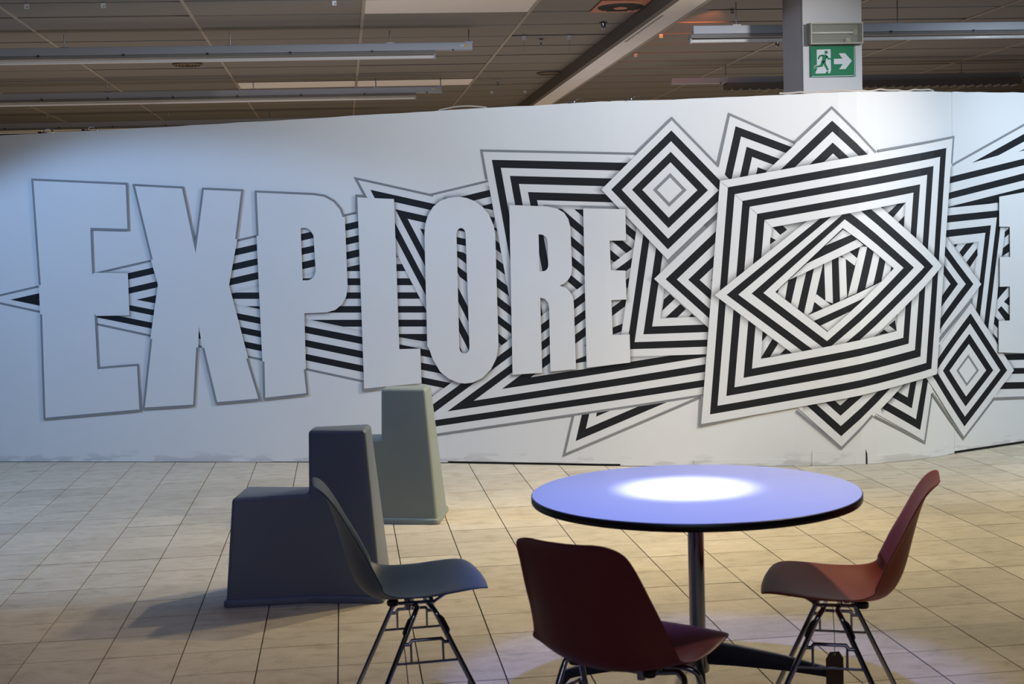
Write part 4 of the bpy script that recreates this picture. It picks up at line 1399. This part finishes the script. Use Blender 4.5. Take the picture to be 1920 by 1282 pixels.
# ------------------------------------------------------------------ beam with pale soffit
beam = empty('ceiling_beam', (2.35, 9.0, 3.08))
tag(beam, 'pale slotted light trough running diagonally across the ceiling', 'beam')
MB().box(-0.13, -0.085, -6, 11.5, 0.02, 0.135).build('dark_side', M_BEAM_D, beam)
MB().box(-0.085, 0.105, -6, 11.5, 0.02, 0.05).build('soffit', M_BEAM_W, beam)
MB().box(0.105, 0.125, -6, 11.5, 0.015, 0.135).build('side_rail', M_RAIL, beam)
slot = MB().box(-0.02, 0.0, -0.004, 0.004, 0.0185, 0.0205).build('slot', M_BLACK, beam)
slot.location = (-0.045, 0.9, 0)
for k in range(1, 42):
    o = link_copy(slot, beam)
    o.location = (-0.045, 0.9 + k * 0.032, 0)


# ------------------------------------------------------------------ suspended fluorescent battens
def batten(name, label, u0, u1, v, ztop, tube_u0, tube_u1, rods, louvre=None, sticker=None, zt=None):
    r = empty(name, (u0, v, ztop))
    tag(r, label, 'lamp', 'fluorescent battens hung from the ceiling')
    L = u1 - u0
    m = MB()
    m.box(0, L, -0.035, 0.035, -0.060, 0.0)
    m.build('housing', M_HOUS, r, bevel=0.004, bseg=2)
    a, b = tube_u0 - u0, tube_u1 - u0
    if louvre is None:
        m = MB()
        prof = [(-0.03, -0.062), (-0.055, -0.088), (-0.05, -0.089), (-0.026, -0.066), (0.026, -0.066), (0.05, -0.089), (0.055, -0.088), (0.03, -0.062)]
        m.loft([[(x, y, z) for y, z in prof] for x in (a, b)])
        m.build('reflector', M_REFL, r)
        m = MB()
        m.tube([(a + 0.01, 0, -0.105), (b - 0.01, 0, -0.105)], 0.013, 12)
        t = m.build('tube', M_TUBE, r, smooth=True)
        for x in (a, b - 0.012):
            MB().box(x, x + 0.012, -0.016, 0.016, -0.122, -0.060).build('tube_holder', M_HOUS, r)
    else:
        m = MB()
        m.box(a, b, -0.07, -0.062, -0.118, -0.060).box(a, b, 0.062, 0.07, -0.118, -0.060).box(a, a + 0.008, -0.062, 0.062, -0.118, -0.06).box(b - 0.008, b, -0.062, 0.062, -0.118, -0.06).box(a, b, -0.062, 0.062, -0.068, -0.060)
        m.build('louvre_frame', M_BEAM_D, r)
        n = int((b - a) / 0.09)
        bl = MB().quad((-0.003, -0.062, -0.118), (0.003, -0.062, -0.118), (0.003, 0.062, -0.118), (-0.003, 0.062, -0.118)).box(-0.003, 0.003, -0.075, 0.062, -0.135, -0.118).build('louvre_blade', M_REFL, r)
        for k in range(n):
            o = bl if k == 0 else link_copy(bl, r)
            o.location = (a + 0.05 + k * (b - a - 0.1) / max(1, n - 1), 0, 0)
    for u in rods:
        MB().tube([(u - u0, 0, 0), (u - u0, 0, HC - ztop - 0.012)], 0.0045, 8).box(u - u0 - 0.03, u - u0 + 0.03, -0.012, 0.012, 0.0, 0.006).build('suspension_rod', M_STEEL, r)
    for k in range(int(L / 0.62)):
        x = L - 0.15 - k * 0.62
        if x > 0.02:
            MB().box(x - 0.006, x + 0.006, -0.045, -0.034, -0.066, -0.054).build('clip', M_BLACK, r)
    if sticker:
        MB().box(L - 0.10, L - 0.065, -0.0362, -0.0350, -0.034, -0.018).build('rating_label', M_SIGNW, r)
        MB().box(L - 0.060, L - 0.03, -0.0362, -0.0350, -0.036, -0.022).build('warning_label', M_YEL, r)
    return r


batten('fluorescent_batten', 'long white fluorescent batten at upper left, nearest of three, with violet glints on its tube', -4.2, 1.062, 11.10, 3.095, -4.1, 0.775, (-3.2, -2.0, -0.78, 0.43, 1.04), sticker=True)
batten('fluorescent_batten', 'long white fluorescent batten at upper left, middle one of three', -5.2, 1.054, 14.33, 3.106, -5.1, 0.795, (-3.3, -2.2, -0.8, 0.40, 1.045), sticker=True)
batten('fluorescent_batten', 'farthest fluorescent batten at upper left, partly hidden by the white partition', -6.2, 0.6, 17.55, 3.106, -6.1, 0.3, (-3.4, -2.0, -0.8))
batten('fluorescent_batten', 'white fluorescent batten passing behind the white column', 2.52, 6.6, 9.96, 3.030, 2.50, 6.5, (2.84, 4.03, 5.3))
batten('fluorescent_batten', 'fluorescent batten with slatted louvre, low behind the exit sign column', 3.243, 7.6, 13.70, 3.080, 3.785, 6.80, (3.79, 4.9, 6.2), louvre=True)

# ------------------------------------------------------------------ column, exit sign, emergency lamp
c = empty('column', (3.345, 9.605, 0))
tag(c, 'white square column rising behind the partition, carrying the exit sign', 'column')
MB().box(-0.2075, 0.2075, -0.205, 0.205, 0, HC - 0.004).build('shaft', M_COLUMN, c, bevel=0.004, bseg=2)
MB().box(-0.212, -0.2085, -0.185, 0.21, 0, HC - 0.004).build('corner_strip', plain('grey_corner_strip', (0.42, 0.42, 0.46), 0.5), c)

SY = 9.394
sign = empty('exit_sign', (3.1855, SY, 2.598))
tag(sign, 'green emergency exit sign with a running figure and an arrow pointing right', 'sign')
SW, SH = 0.314, 0.205
MB().box(0, SW, -0.006, 0.0, 0, SH).build('sign_plate', M_GREEN, sign)


def sp(x, y):
    """sign drawing units (crop pixels) to sign metres"""
    return ((x - 382) / 322.0 * SW, (551 - y) / 218.0 * SH)


def sign_poly(name, pts, mat, lay):
    m = MB()
    q = [sp(*p) for p in pts]
    ar = sum(q[i][0] * q[(i + 1) % len(q)][1] - q[i][1] * q[(i + 1) % len(q)][0] for i in range(len(q)))
    if ar < 0:
        q = q[::-1]
    y = -0.0062 - lay * 0.0005
    for t in tessellate_polygon([[Vector((a, b, 0)) for a, b in q]]):
        tri = [q[i] for i in t]
        a2 = (tri[1][0] - tri[0][0]) * (tri[2][1] - tri[0][1]) - (tri[1][1] - tri[0][1]) * (tri[2][0] - tri[0][0])
        if a2 < 0:
            tri = tri[::-1]
        m.quad(*[(a, y, b) for a, b in tri])
    return m.build(name, mat, sign)


for nm, pts in (('border_line', [(389, 545), (699, 543), (699, 547), (389, 549)]), ('border_line', [(696, 337), (699, 337), (699, 547), (696, 547)])):
    sign_poly(nm, pts, M_SIGNW, 0)
sign_poly('doorway', [(428, 357), (527, 355), (528, 505), (520, 525), (506, 526), (512, 512), (497, 512), (487, 526), (415, 526), (425, 500), (434, 488), (404, 487), (412, 470), (428, 466)], M_SIGNW, 0)
sign_poly('arrow', [(550, 424), (611, 423), (586, 386), (630, 385), (679, 440), (632, 498), (587, 498), (613, 462), (550, 462)], M_SIGNW, 0)
man = [
    [(495 + 12.5 * math.cos(a), 377 + 12.5 * math.sin(a)) for a in [2 * math.pi * k / 16 for k in range(16)]],
    [(462, 393), (492, 393), (505, 404), (495, 425), (488, 446), (462, 442), (468, 412)],
    [(464, 393), (474, 402), (452, 408), (443, 426), (433, 421), (444, 398)],
    [(497, 398), (506, 404), (513, 418), (531, 417), (532, 427), (508, 430), (494, 412)],
    [(461, 436), (478, 446), (470, 478), (412, 486), (409, 477), (452, 465)],
    [(468, 440), (489, 438), (492, 458), (513, 500), (500, 509), (476, 464)],
]
for k, pts in enumerate(man):
    sign_poly('running_figure', pts, M_GREEN, 1)

em = empty('emergency_lamp', (3.168, SY, 2.806))
tag(em, 'clear emergency lamp box mounted above the green exit sign', 'lamp')
MB().box(0, 0.372, -0.012, 0, 0, 0.150).build('base', plain('grey_lamp_base', (0.20, 0.20, 0.175), 0.6), em, bevel=0.003, bseg=2)
m = MB()
m.box(0.004, 0.368, -0.062, -0.012, 0.004, 0.012).box(0.004, 0.368, -0.062, -0.012, 0.138, 0.146).box(0.004, 0.012, -0.062, -0.012, 0.012, 0.138).box(0.360, 0.368, -0.062, -0.012, 0.012, 0.138)
m.build('frame', plain('aged_white_plastic', (0.30, 0.29, 0.24), 0.6), em)
MB().tube([(0.02, -0.035, 0.082), (0.305, -0.035, 0.082)], 0.008, 10).build('tube', M_TUBE, em, smooth=True)
MB().box(0.305, 0.335, -0.045, -0.014, 0.066, 0.10).build('tube_socket', plain('brown_socket', (0.25, 0.20, 0.13), 0.5), em)
MB().box(0.255, 0.285, -0.04, -0.014, 0.018, 0.045).build('battery_pack', plain('tan_pack', (0.45, 0.36, 0.22), 0.5), em)
MB().box(0.262, 0.270, -0.044, -0.040, 0.024, 0.032).build('indicator', plain('orange_indicator', (0.7, 0.16, 0.04), 0.4), em)
MB().box(0.012, 0.360, -0.060, -0.057, 0.012, 0.138).build('cover', M_GLASS, em)
for z in (0.04, 0.058, 0.112):
    MB().box(0.014, 0.358, -0.020, -0.0125, z, z + 0.006).build('reflector_rib', plain('lamp_rib', (0.22, 0.22, 0.19), 0.6), em)


# ------------------------------------------------------------------ small ceiling fittings
def ceiling_clip(u, v, cord, label):
    o = empty('ceiling_hook', (u, v, HC - 0.006))
    tag(o, label, 'hook', 'white hooks clipped to the ceiling rails')
    MB().box(-0.014, 0.014, -0.006, 0.006, -0.030, 0.0).build('clip_body', M_WHITEP, o)
    MB().quad((-0.002, -0.0063, -0.024), (0.011, -0.0063, -0.012), (0.011, -0.0063, -0.017), (0.002, -0.0063, -0.027)).build('hook_slot', M_BLACK, o)
    if cord:
        MB().tube([(0, 0, -0.03), (0, 0, -0.03 - cord)], 0.0012, 6).build('cord', M_STRING, o)


for u, v, cd, lb in ((-1.99, 9.77, 0, 'white hook on the ceiling at the top left corner'), (-1.50, 9.77, 0, 'white hook on the ceiling, second from the top left corner'), (0.015, 9.77, 0, 'white hook on the ceiling left of the pale ceiling tile'),
                     (1.53, 11.55, 0.09, 'white hook with a cord left of the sprinkler head'), (1.90, 11.55, 0.10, 'white hook with a cord between the sprinkler head and the trough'), (2.66, 11.55, 0, 'white hook right of the ceiling trough, nearer one'),
                     (2.70, 12.75, 0, 'white hook right of the ceiling trough, farther one'), (2.92, 10.35, 0, 'white hook on the ceiling just left of the white column'), (1.71, 15.75, 0, 'far white hook on the ceiling left of the trough'), (2.08, 15.75, 0, 'far white hook on the ceiling close beside the trough')):
    ceiling_clip(u, v, cd, lb)


def round_vent(u, v, r, label):
    o = empty('air_vent', (u, v, HC - 0.002))
    tag(o, label, 'vent', 'round air vents in the ceiling')
    MB().lathe([(r, 0.0), (r, -0.012), (r - 0.02, -0.016), (r - 0.02, 0.0)], 40).build('rim', M_BEAM_D, o, smooth=True)
    k = 0
    rr = r - 0.035
    while rr > 0.02:
        MB().lathe([(rr, -0.002), (rr - 0.004, -0.013), (rr - 0.012, -0.013), (rr - 0.008, -0.002)], 36).build('louvre_ring', plain('vent_brass', (0.28, 0.20, 0.09), 0.4), o, smooth=True)
        rr -= 0.028
    MB().lathe([(r - 0.02, 0.0), (r - 0.02, -0.001)], 36).build('back_plate', M_BLACK, o)


round_vent(-1.295, 13.02, 0.13, 'round dark air vent between the upper left fluorescent battens')
round_vent(2.12, 14.15, 0.13, 'round dark air vent in the ceiling beside the pale trough')
gv = empty('square_diffuser', (2.10, 10.12, HC - 0.003))
tag(gv, 'square air diffuser coloured as lit orange, with a round black grille at the top edge', 'vent')
m = MB()
m.box(-0.24, 0.11, -0.24, 0.24, -0.010, 0.0)
m.build('plate', M_GRILLE, gv, bevel=0.003, bseg=1)
MB().lathe([(0.165, -0.0105), (0.165, -0.012)], 40, (-0.06, 0)).build('opening', M_BLACK, gv)
for k in range(9):
    y = -0.14 + k * 0.035
    w = math.sqrt(max(0.0, 0.16 ** 2 - y * y))
    MB().box(-0.06 - w, -0.06 + w, y - 0.005, y + 0.005, -0.018, -0.012).build('grille_slat', plain('grille_slat_black', (0.03, 0.02, 0.018), 0.4), gv)
MB().lathe([(0.05, -0.012), (0.05, -0.02), (0.03, -0.022)], 24, (-0.06, 0)).build('hub', M_GRILLE, gv)


def sprinkler(u, v, label):
    o = empty('sprinkler_head', (u, v, HC - 0.004))
    tag(o, label, 'sprinkler', 'sprinkler heads in the ceiling')
    MB().lathe([(0.025, 0.0), (0.022, -0.006), (0.008, -0.008), (0.007, -0.045), (0.004, -0.05)], 16).build('body', M_STEEL, o, smooth=True)
    MB().lathe([(0.004, -0.046), (0.02, -0.049), (0.02, -0.051), (0.004, -0.052)], 16).build('deflector', M_STEEL, o)


sprinkler(1.70, 11.78, 'sprinkler head between two white ceiling hooks left of the trough')
sprinkler(1.66, 14.7, 'farther sprinkler head left of the round vent beside the trough')


def detector(u, v, label):
    o = empty('smoke_detector', (u, v, HC - 0.004))
    tag(o, label, 'detector', 'grey cylinder fittings on the ceiling')
    MB().lathe([(0.018, 0.0), (0.018, -0.03), (0.012, -0.045), (0.004, -0.05)], 20).build('body', M_STEEL, o, smooth=True)
    MB().lathe([(0.03, 0.0), (0.03, -0.006)], 20).build('base', M_BEAM_D, o)


detector(2.06, 10.9, 'small grey cylinder fitting on the ceiling left of the trough')
detector(3.81, 12.1, 'small grey cylinder fitting on the ceiling rail left of the column')


# ------------------------------------------------------------------ things on the partition's top edge
def spring_clamp(s, label):
    x, y, _ = wall_pt(s, 0, -0.01)
    o = empty('spring_clamp', (x, y, wall_top(s)))
    tag(o, label, 'clamp', 'clamps on top of the partition')
    m = MB()
    m.tube([(0.0 + 0.035 * math.cos(a) + 0.03, 0, 0.004 + 0.028 * math.sin(a)) for a in [math.pi * k / 12 for k in range(13)]], 0.004, 8)
    m.build('ring', M_CHROME, o, smooth=True)
    MB().box(-0.045, 0.02, -0.006, 0.006, 0.002, 0.007).build('jaw', M_BLACK, o)
    MB().box(-0.045, -0.02, -0.006, 0.006, 0.0065, 0.013).build('grip', M_BLACK, o)


spring_clamp(5.70, 'chrome spring clamp on the partition top, left of the pair')
spring_clamp(6.09, 'chrome spring clamp on the partition top, right of the pair')
spring_clamp(1.70, 'chrome spring clamp on the partition top at the far left')
spring_clamp(2.05, 'chrome spring clamp on the partition top, second from the left')
m = MB()
pts = []
for k in range(26):
    s = 7.06 + k * 0.045
    x, y, _ = wall_pt(s, 0, -0.008)
    pts.append((x, y, wall_top(s) + 0.006 + 0.004 * math.sin(k * 0.9) + 0.005 * (k % 3 == 0)))
tag(m.tube(smooth_path(pts, 3), 0.006, 8).build('power_cable', M_CABLE, smooth=True), 'beige cable lying along the partition top below the exit sign', 'cable')
m = MB()
pts = []
for k in range(8):
    s = 4.72 + k * 0.05
    x, y, _ = wall_pt(s, 0, -0.01)
    pts.append((x, y, wall_top(s) + 0.005 + 0.018 * math.sin(math.pi * k / 7)))
tag(m.tube(smooth_path(pts, 3), 0.005, 8).build('power_cable', M_CABLE, smooth=True), 'short pale cable looped over the partition top near the ceiling line', 'cable')

# ------------------------------------------------------------------ table
TC = (1.115, 4.50)
table = empty('round_table', (TC[0], TC[1], 0))
tag(table, 'round white table with black edge on a chrome pedestal', 'table')
R = 0.535
MB().lathe([(R - 0.012, 0.707), (R - 0.002, 0.709), (R, 0.713), (R, 0.731), (R - 0.001, 0.7325), (R - 0.003, 0.7332), (0.3, 0.7332)], 128).build('edge_band', M_EDGE, table, smooth=True)
MB().lathe([(R - 0.0035, 0.7300), (R - 0.0035, 0.7345), (R - 0.006, 0.7352)], 128).build('table_top', M_TOP, table, smooth=True)
MB().lathe([(0.16, 0.690), (0.16, 0.7065), (0.0301, 0.7065), (0.0301, 0.690)], 40).build('mounting_plate', M_BLACK, table)
MB().lathe([(0.0265, 0.13), (0.0265, 0.7065)], 40).build('post', M_CHROME, table, smooth=True)
MB().lathe([(0.034, 0.135), (0.036, 0.14), (0.036, 0.20), (0.0266, 0.21), (0.0266, 0.135)], 40).build('hub', M_STEEL, table, smooth=True)
for k in range(4):
    a = math.radians(-12 + 90 * k)
    prof = [(0.02, 0.238, 0.160), (0.12, 0.222, 0.153), (0.28, 0.186, 0.137), (0.40, 0.152, 0.118), (0.435, 0.140, 0.108), (0.458, 0.124, 0.088), (0.466, 0.10, 0.060)]
    m = MB()
    loops = []
    for i, (x, zt, zb) in enumerate(prof):
        if i < 4:
            loops.append([(x, -0.013, zb), (x, 0.013, zb), (x, 0.013, zt), (x, -0.013, zt)])
    # curved toe: sweep the section down to the glide
    toe = [((0.40, 0.118), (0.40, 0.152)), ((0.425, 0.112), (0.440, 0.140)), ((0.436, 0.098), (0.463, 0.115)), ((0.440, 0.075), (0.470, 0.080)), ((0.442, 0.022), (0.472, 0.022))]
    for (xb, zb), (xt, zt) in toe[1:]:
        loops.append([(xb, -0.013, zb), (xb, 0.013, zb), (xt, 0.013, zt), (xt, -0.013, zt)])
    m.loft(loops)
    leg = m.build('base_arm', M_ARM, table, bevel=0.004, bseg=2, smooth=True)
    leg.rotation_euler = (0, 0, a)
    gl = MB().lathe([(0.016, 0.0), (0.018, 0.004), (0.018, 0.012), (0.008, 0.014), (0.008, 0.024)], 20, (0.457, 0)).build('glide', M_BLACK, leg, smooth=True)


# ------------------------------------------------------------------ two-level plastic stools
def stool(loc, rz, mat, label):
    o = empty('step_stool', loc, rz)
    tag(o, label, 'stool', 'two-level plastic stools')
    xl, xw, xr = -0.375, -0.014, 0.312         # low end, waist, tall end at the floor
    hl, hw, hr = 0.215, 0.162, 0.205        # half depths at the floor
    zl, zt = 0.472, 0.752
    tp = 0.125                               # taper per metre of height

    def lerp(a, b, t):
        return a + (b - a) * t
    H2 = lambda h, z: h - tp * z
    XL = lambda z: xl + 0.075 * z
    XR = lambda z: xr - 0.076 * z
    XW = lambda z: xw + 0.012 * z
    z0 = 0.0
    v = [
        (XL(z0), -H2(hl, z0), z0), (XW(z0), -H2(hw, z0), z0), (XR(z0), -H2(hr, z0), z0),
        (XR(z0), H2(hr, z0), z0), (XW(z0), H2(hw, z0), z0), (XL(z0), H2(hl, z0), z0),
        (XL(zl), -H2(hl, zl), zl), (XW(zl), -H2(hw, zl), zl), (XW(zl), H2(hw, zl), zl), (XL(zl), H2(hl, zl), zl),
        (XW(zt), -H2(hw, zt), zt), (XR(zt), -H2(hr, zt), zt), (XR(zt), H2(hr, zt), zt), (XW(zt), H2(hw, zt), zt),
    ]
    f = [(0, 1, 7, 6), (1, 2, 11, 10, 7), (2, 3, 12, 11), (3, 4, 8, 13, 12), (4, 5, 9, 8), (5, 0, 6, 9), (6, 7, 8, 9), (7, 10, 13, 8), (10, 11, 12, 13)]
    me = bpy.data.meshes.new('body')
    me.from_pydata(v, [], f)
    bm = bmesh.new()
    bm.from_mesh(me)
    bmesh.ops.recalc_face_normals(bm, faces=bm.faces)
    ed = [e for e in bm.edges if len(e.link_faces) == 2]
    crease = [e for e in ed if abs(e.verts[0].co.x + 0.014) < 0.02 and abs(e.verts[1].co.x + 0.014) < 0.02 and min(e.verts[0].co.z, e.verts[1].co.z) < 0.01]
    ed = [e for e in ed if e not in crease]
    bmesh.ops.bevel(bm, geom=ed, offset=0.018, segments=5, profile=0.5, affect='EDGES', clamp_overlap=True)
    bm.to_mesh(me)
    bm.free()
    me.polygons.foreach_set('use_smooth', [True] * len(me.polygons))
    try:
        me.set_sharp_from_angle(angle=math.radians(38))
    except Exception:
        pass
    me.materials.append(mat)
    b = bpy.data.objects.new('body', me)
    COL.objects.link(b)
    b.parent = o
    # base flange
    def ring(d, z):
        pts = [(xl - d, -hl - d), (xw, -hw - d), (xr + d, -hr - d), (xr + d, hr + d), (xw, hw + d), (xl - d, hl + d)]
        P = [Vector((x, y, z)) for x, y in pts]
        out = []
        n = len(P)
        for i in range(n):
            a, c, e = P[i - 1], P[i], P[(i + 1) % n]
            r = 0.035 if i not in (1, 4) else 0.02
            p = c + (a - c).normalized() * r
            q = c + (e - c).normalized() * r
            for k in range(6):
                t = k / 5
                out.append(p * (1 - t) ** 2 + c * 2 * t * (1 - t) + q * t * t)
        return out
    m = MB()
    m.loft([ring(-0.02, 0.0), ring(0.008, 0.0), ring(0.011, 0.003), ring(0.010, 0.022), ring(0.006, 0.028), ring(-0.004, 0.033), ring(-0.012, 0.034)])
    m.build('base_flange', mat, o, smooth=True)
    return o


stool((-0.165, 6.405, 0), math.radians(-8.0), M_STOOLN, 'dark slate two-level plastic stool in front, its low step to the left')
stool((0.208, 8.085, 0), math.radians(-11.5), M_STOOL, 'grey green two-level plastic stool standing behind, close to the mural')


# ------------------------------------------------------------------ moulded shell chairs on chrome stacking bases
def shell_mesh():
    prof = [(0.234, 0.438), (0.229, 0.452), (0.212, 0.461), (0.177, 0.462), (0.108, 0.449), (0.030, 0.430), (-0.050, 0.415), (-0.109, 0.412), (-0.156, 0.425), (-0.187, 0.458), (-0.209, 0.508), (-0.224, 0.564), (-0.241, 0.633), (-0.258, 0.694), (-0.275, 0.741), (-0.292, 0.771), (-0.308, 0.787), (-0.320, 0.793)]
    P = smooth_path([(x, 0, z) for x, z in prof], 3)
    n = len(P)
    arc = [0]
    for a, b in zip(P[:-1], P[1:]):
        arc.append(arc[-1] + (b - a).length)
    L = arc[-1]

    def interp(tab, t):
        k = len(tab)
        sl = [(tab[min(k - 1, i + 1)][1] - tab[max(0, i - 1)][1]) / (tab[min(k - 1, i + 1)][0] - tab[max(0, i - 1)][0]) for i in range(k)]
        for i in range(k - 1):
            (a, va), (b, vb) = tab[i], tab[i + 1]
            if t <= b or i == k - 2:
                h = b - a
                x = (t - a) / h
                return (2 * x ** 3 - 3 * x * x + 1) * va + (x ** 3 - 2 * x * x + x) * h * sl[i] + (3 * x * x - 2 * x ** 3) * vb + (x ** 3 - x * x) * h * sl[i + 1]
    wid = [(0, 0.212), (0.18, 0.236), (0.36, 0.240), (0.50, 0.229), (0.62, 0.214), (0.75, 0.200), (0.88, 0.182), (1.0, 0.160)]
    rise = [(0, -0.012), (0.08, 0.0), (0.20, 0.016), (0.34, 0.038), (0.45, 0.058), (0.55, 0.076), (0.66, 0.070), (0.78, 0.044), (0.90, 0.022), (1.0, 0.006)]
    NW = 30
    verts, faces = [], []
    for i, p in enumerate(P):
        t = arc[i] / L
        wb = interp(wid, t)
        d0, d1 = arc[i], L - arc[i]
        for d, r in ((d0, 0.085), (d1, 0.06)):
            if d < r:
                wb -= r - math.sqrt(max(0, r * r - (r - d) ** 2)) if d > 0 else r
        T = (P[min(n - 1, i + 1)] - P[max(0, i - 1)]).normalized()
        N = Vector((T.z, 0, -T.x))
        e = interp(rise, t)
        for j in range(NW + 1):
            w = -1 + 2 * j / NW
            a = abs(w)
            off = e * (a ** 2.2) - 0.006 * (max(0, a - 0.85) / 0.15) ** 2 * min(1, t / 0.25)
            q = p + N * off
            verts.append((q.x, w * wb, q.z))
    for i in range(n - 1):
        for j in range(NW):
            a = i * (NW + 1) + j
            faces.append((a, a + 1, a + NW + 2, a + NW + 1))
    me = bpy.data.meshes.new('shell')
    me.from_pydata(verts, [], faces)
    me.polygons.foreach_set('use_smooth', [True] * len(me.polygons))
    me.update()
    return me


SHELL = shell_mesh()


def chair(loc, rz, mat, label, hang=None):
    o = empty('shell_chair', loc, rz)
    tag(o, label, 'chair', 'moulded shell chairs around the round table')
    me = SHELL.copy()
    me.materials.clear()
    me.materials.append(mat)
    s = bpy.data.objects.new('shell', me)
    COL.objects.link(s)
    s.parent = o
    md = s.modifiers.new('thickness', 'SOLIDIFY')
    md.thickness = 0.0055
    md.offset = -1.0
    sb = s.modifiers.new('smooth', 'SUBSURF')
    sb.levels = sb.render_levels = 1
    for sx in (-1, 1):
        for sy in (-1, 1):
            top = 0.022 * sx + 0.012
            foot = (0.012 + 0.205 * sx, 0.232 * sy, 0.012)
            path = [foot, (top + 0.012 * sx, 0.190 * sy, 0.385), (top, 0.165 * sy, 0.398), (top, 0.07 * sy, 0.384 + 0.004 * sx), (top, 0.0, 0.384 + 0.004 * sx)]
            leg = MB().tube(fillet(path, 0.045, 6), 0.0085, 12).build('leg', M_CHROME, o, smooth=True)
            MB().lathe([(0.010, 0.0), (0.012, 0.003), (0.012, 0.014), (0.0095, 0.020)], 16, (foot[0], foot[1])).build('glide', M_BLACK, leg, smooth=True)

    def leg_pt(sx, sy, z):
        a = Vector((0.012 + 0.205 * sx, 0.232 * sy, 0.012))
        b = Vector((0.022 * sx + 0.012 + 0.012 * sx, 0.190 * sy, 0.385))
        return a.lerp(b, (z - 0.012) / 0.373)
    for sy in (-1, 1):
        m = MB()
        a, b = leg_pt(-1, sy, 0.288), leg_pt(1, sy, 0.288)
        c_, d = leg_pt(-1, sy, 0.228), leg_pt(1, sy, 0.228)
        up = Vector((0, 0, 0.012))
        m.tube([a, a.lerp(b, 0.14), a.lerp(b, 0.20) + up, a.lerp(b, 0.80) + up, a.lerp(b, 0.86), b], 0.0065, 10)
        m.tube([c_, d], 0.0045, 8)
        for t in (0.17, 0.83):
            p = a.lerp(b, t)
            q = c_.lerp(d, (p.x - c_.x) / (d.x - c_.x))
            m.tube([p, q], 0.004, 8)
        m.build('side_stretcher', M_CHROME, o, smooth=True)
        # stacking lugs on the outside of the legs
        for sx in (-1, 1):
            p, q = leg_pt(sx, sy, 0.315), leg_pt(sx, sy, 0.375)
            offv = Vector((0.012 * sx, 0, 0))
            MB().tube(fillet([p + Vector((0.002 * sx, 0, 0)), p.lerp(q, 0.15) + offv, p.lerp(q, 0.85) + offv, q + Vector((0.002 * sx, 0, 0))], 0.008, 3), 0.0042, 8).build('stacking_lug', M_BLACK, o, smooth=True)
        # bracket under the seat with the front strut
        m = MB()
        m.tube([(-0.085, 0.115 * sy, 0.402), (0.055, 0.115 * sy, 0.400)], 0.006, 8)
        m.tube(fillet([(0.050, 0.115 * sy, 0.400), (0.085, 0.12 * sy, 0.422), (0.120, 0.12 * sy, 0.4425)], 0.02, 4), 0.005, 8)
        m.build('seat_bracket', M_CHROME, o, smooth=True)
        for x, z in ((-0.085, 0.409), (0.115, 0.442)):
            MB().lathe([(0.016, z - 0.012), (0.019, z - 0.008), (0.019, z + 0.004)], 16, (x, 0.117 * sy)).build('rubber_mount', M_BLACK, o, smooth=True)
    MB().lathe([(0.012, 0.366), (0.012, 0.400)], 20, (-0.03, -0.06)).build('swivel_stop', M_CHROME, o, smooth=True)
    return o


chair((0.197, 4.69, 0), math.radians(4), M_BLUE, 'petrol blue shell chair on a chrome base, left of the round table')
chair((1.530, 4.335, 0), math.radians(158), M_RED, 'rust red shell chair on a chrome base, right of the round table')
chair((0.742, 3.80, 0), math.radians(48), M_DRED, 'dark red shell chair seen from behind, nearest to the camera')

# paper tag on a string under the red chair, and a loose string under the blue chair
tg = empty('price_tag', (1.520, 4.33, 0.10))
tag(tg, 'brown card tag hanging on a string under the rust red chair', 'tag')
m = MB()
pts = [(-0.029, -0.02), (0.029, -0.02), (0.029, 0.100), (0.015, 0.122), (-0.015, 0.122), (-0.029, 0.100)]
m.loft([[(x, y, z) for x, z in pts] for y in (-0.0006, 0.0006)])
m.build('card', M_TAG, tg)
MB().lathe([(0.0035, -0.0011), (0.0035, 0.0011)], 12).build('eyelet', M_SIGNW, tg).matrix_basis = Matrix.Translation((0, 0, 0.113)) @ Matrix.Rotation(math.pi / 2, 4, 'X')
MB().tube(smooth_path([(0, 0, 0.113), (0.001, 0, 0.16), (-0.001, 0.001, 0.22), (-0.004, 0.002, 0.276)], 4), 0.0012, 6).build('string', M_STRING, tg)
tag(MB().tube(smooth_path([(0.148, 4.468, 0.296), (0.153, 4.462, 0.24), (0.157, 4.452, 0.17), (0.165, 4.445, 0.08), (0.17, 4.44, 0.003), (0.22, 4.43, 0.003), (0.29, 4.44, 0.003)], 5), 0.0016, 6).build('loose_string', M_STRING), 'loose grey string hanging from the stretcher of the blue chair', 'string')
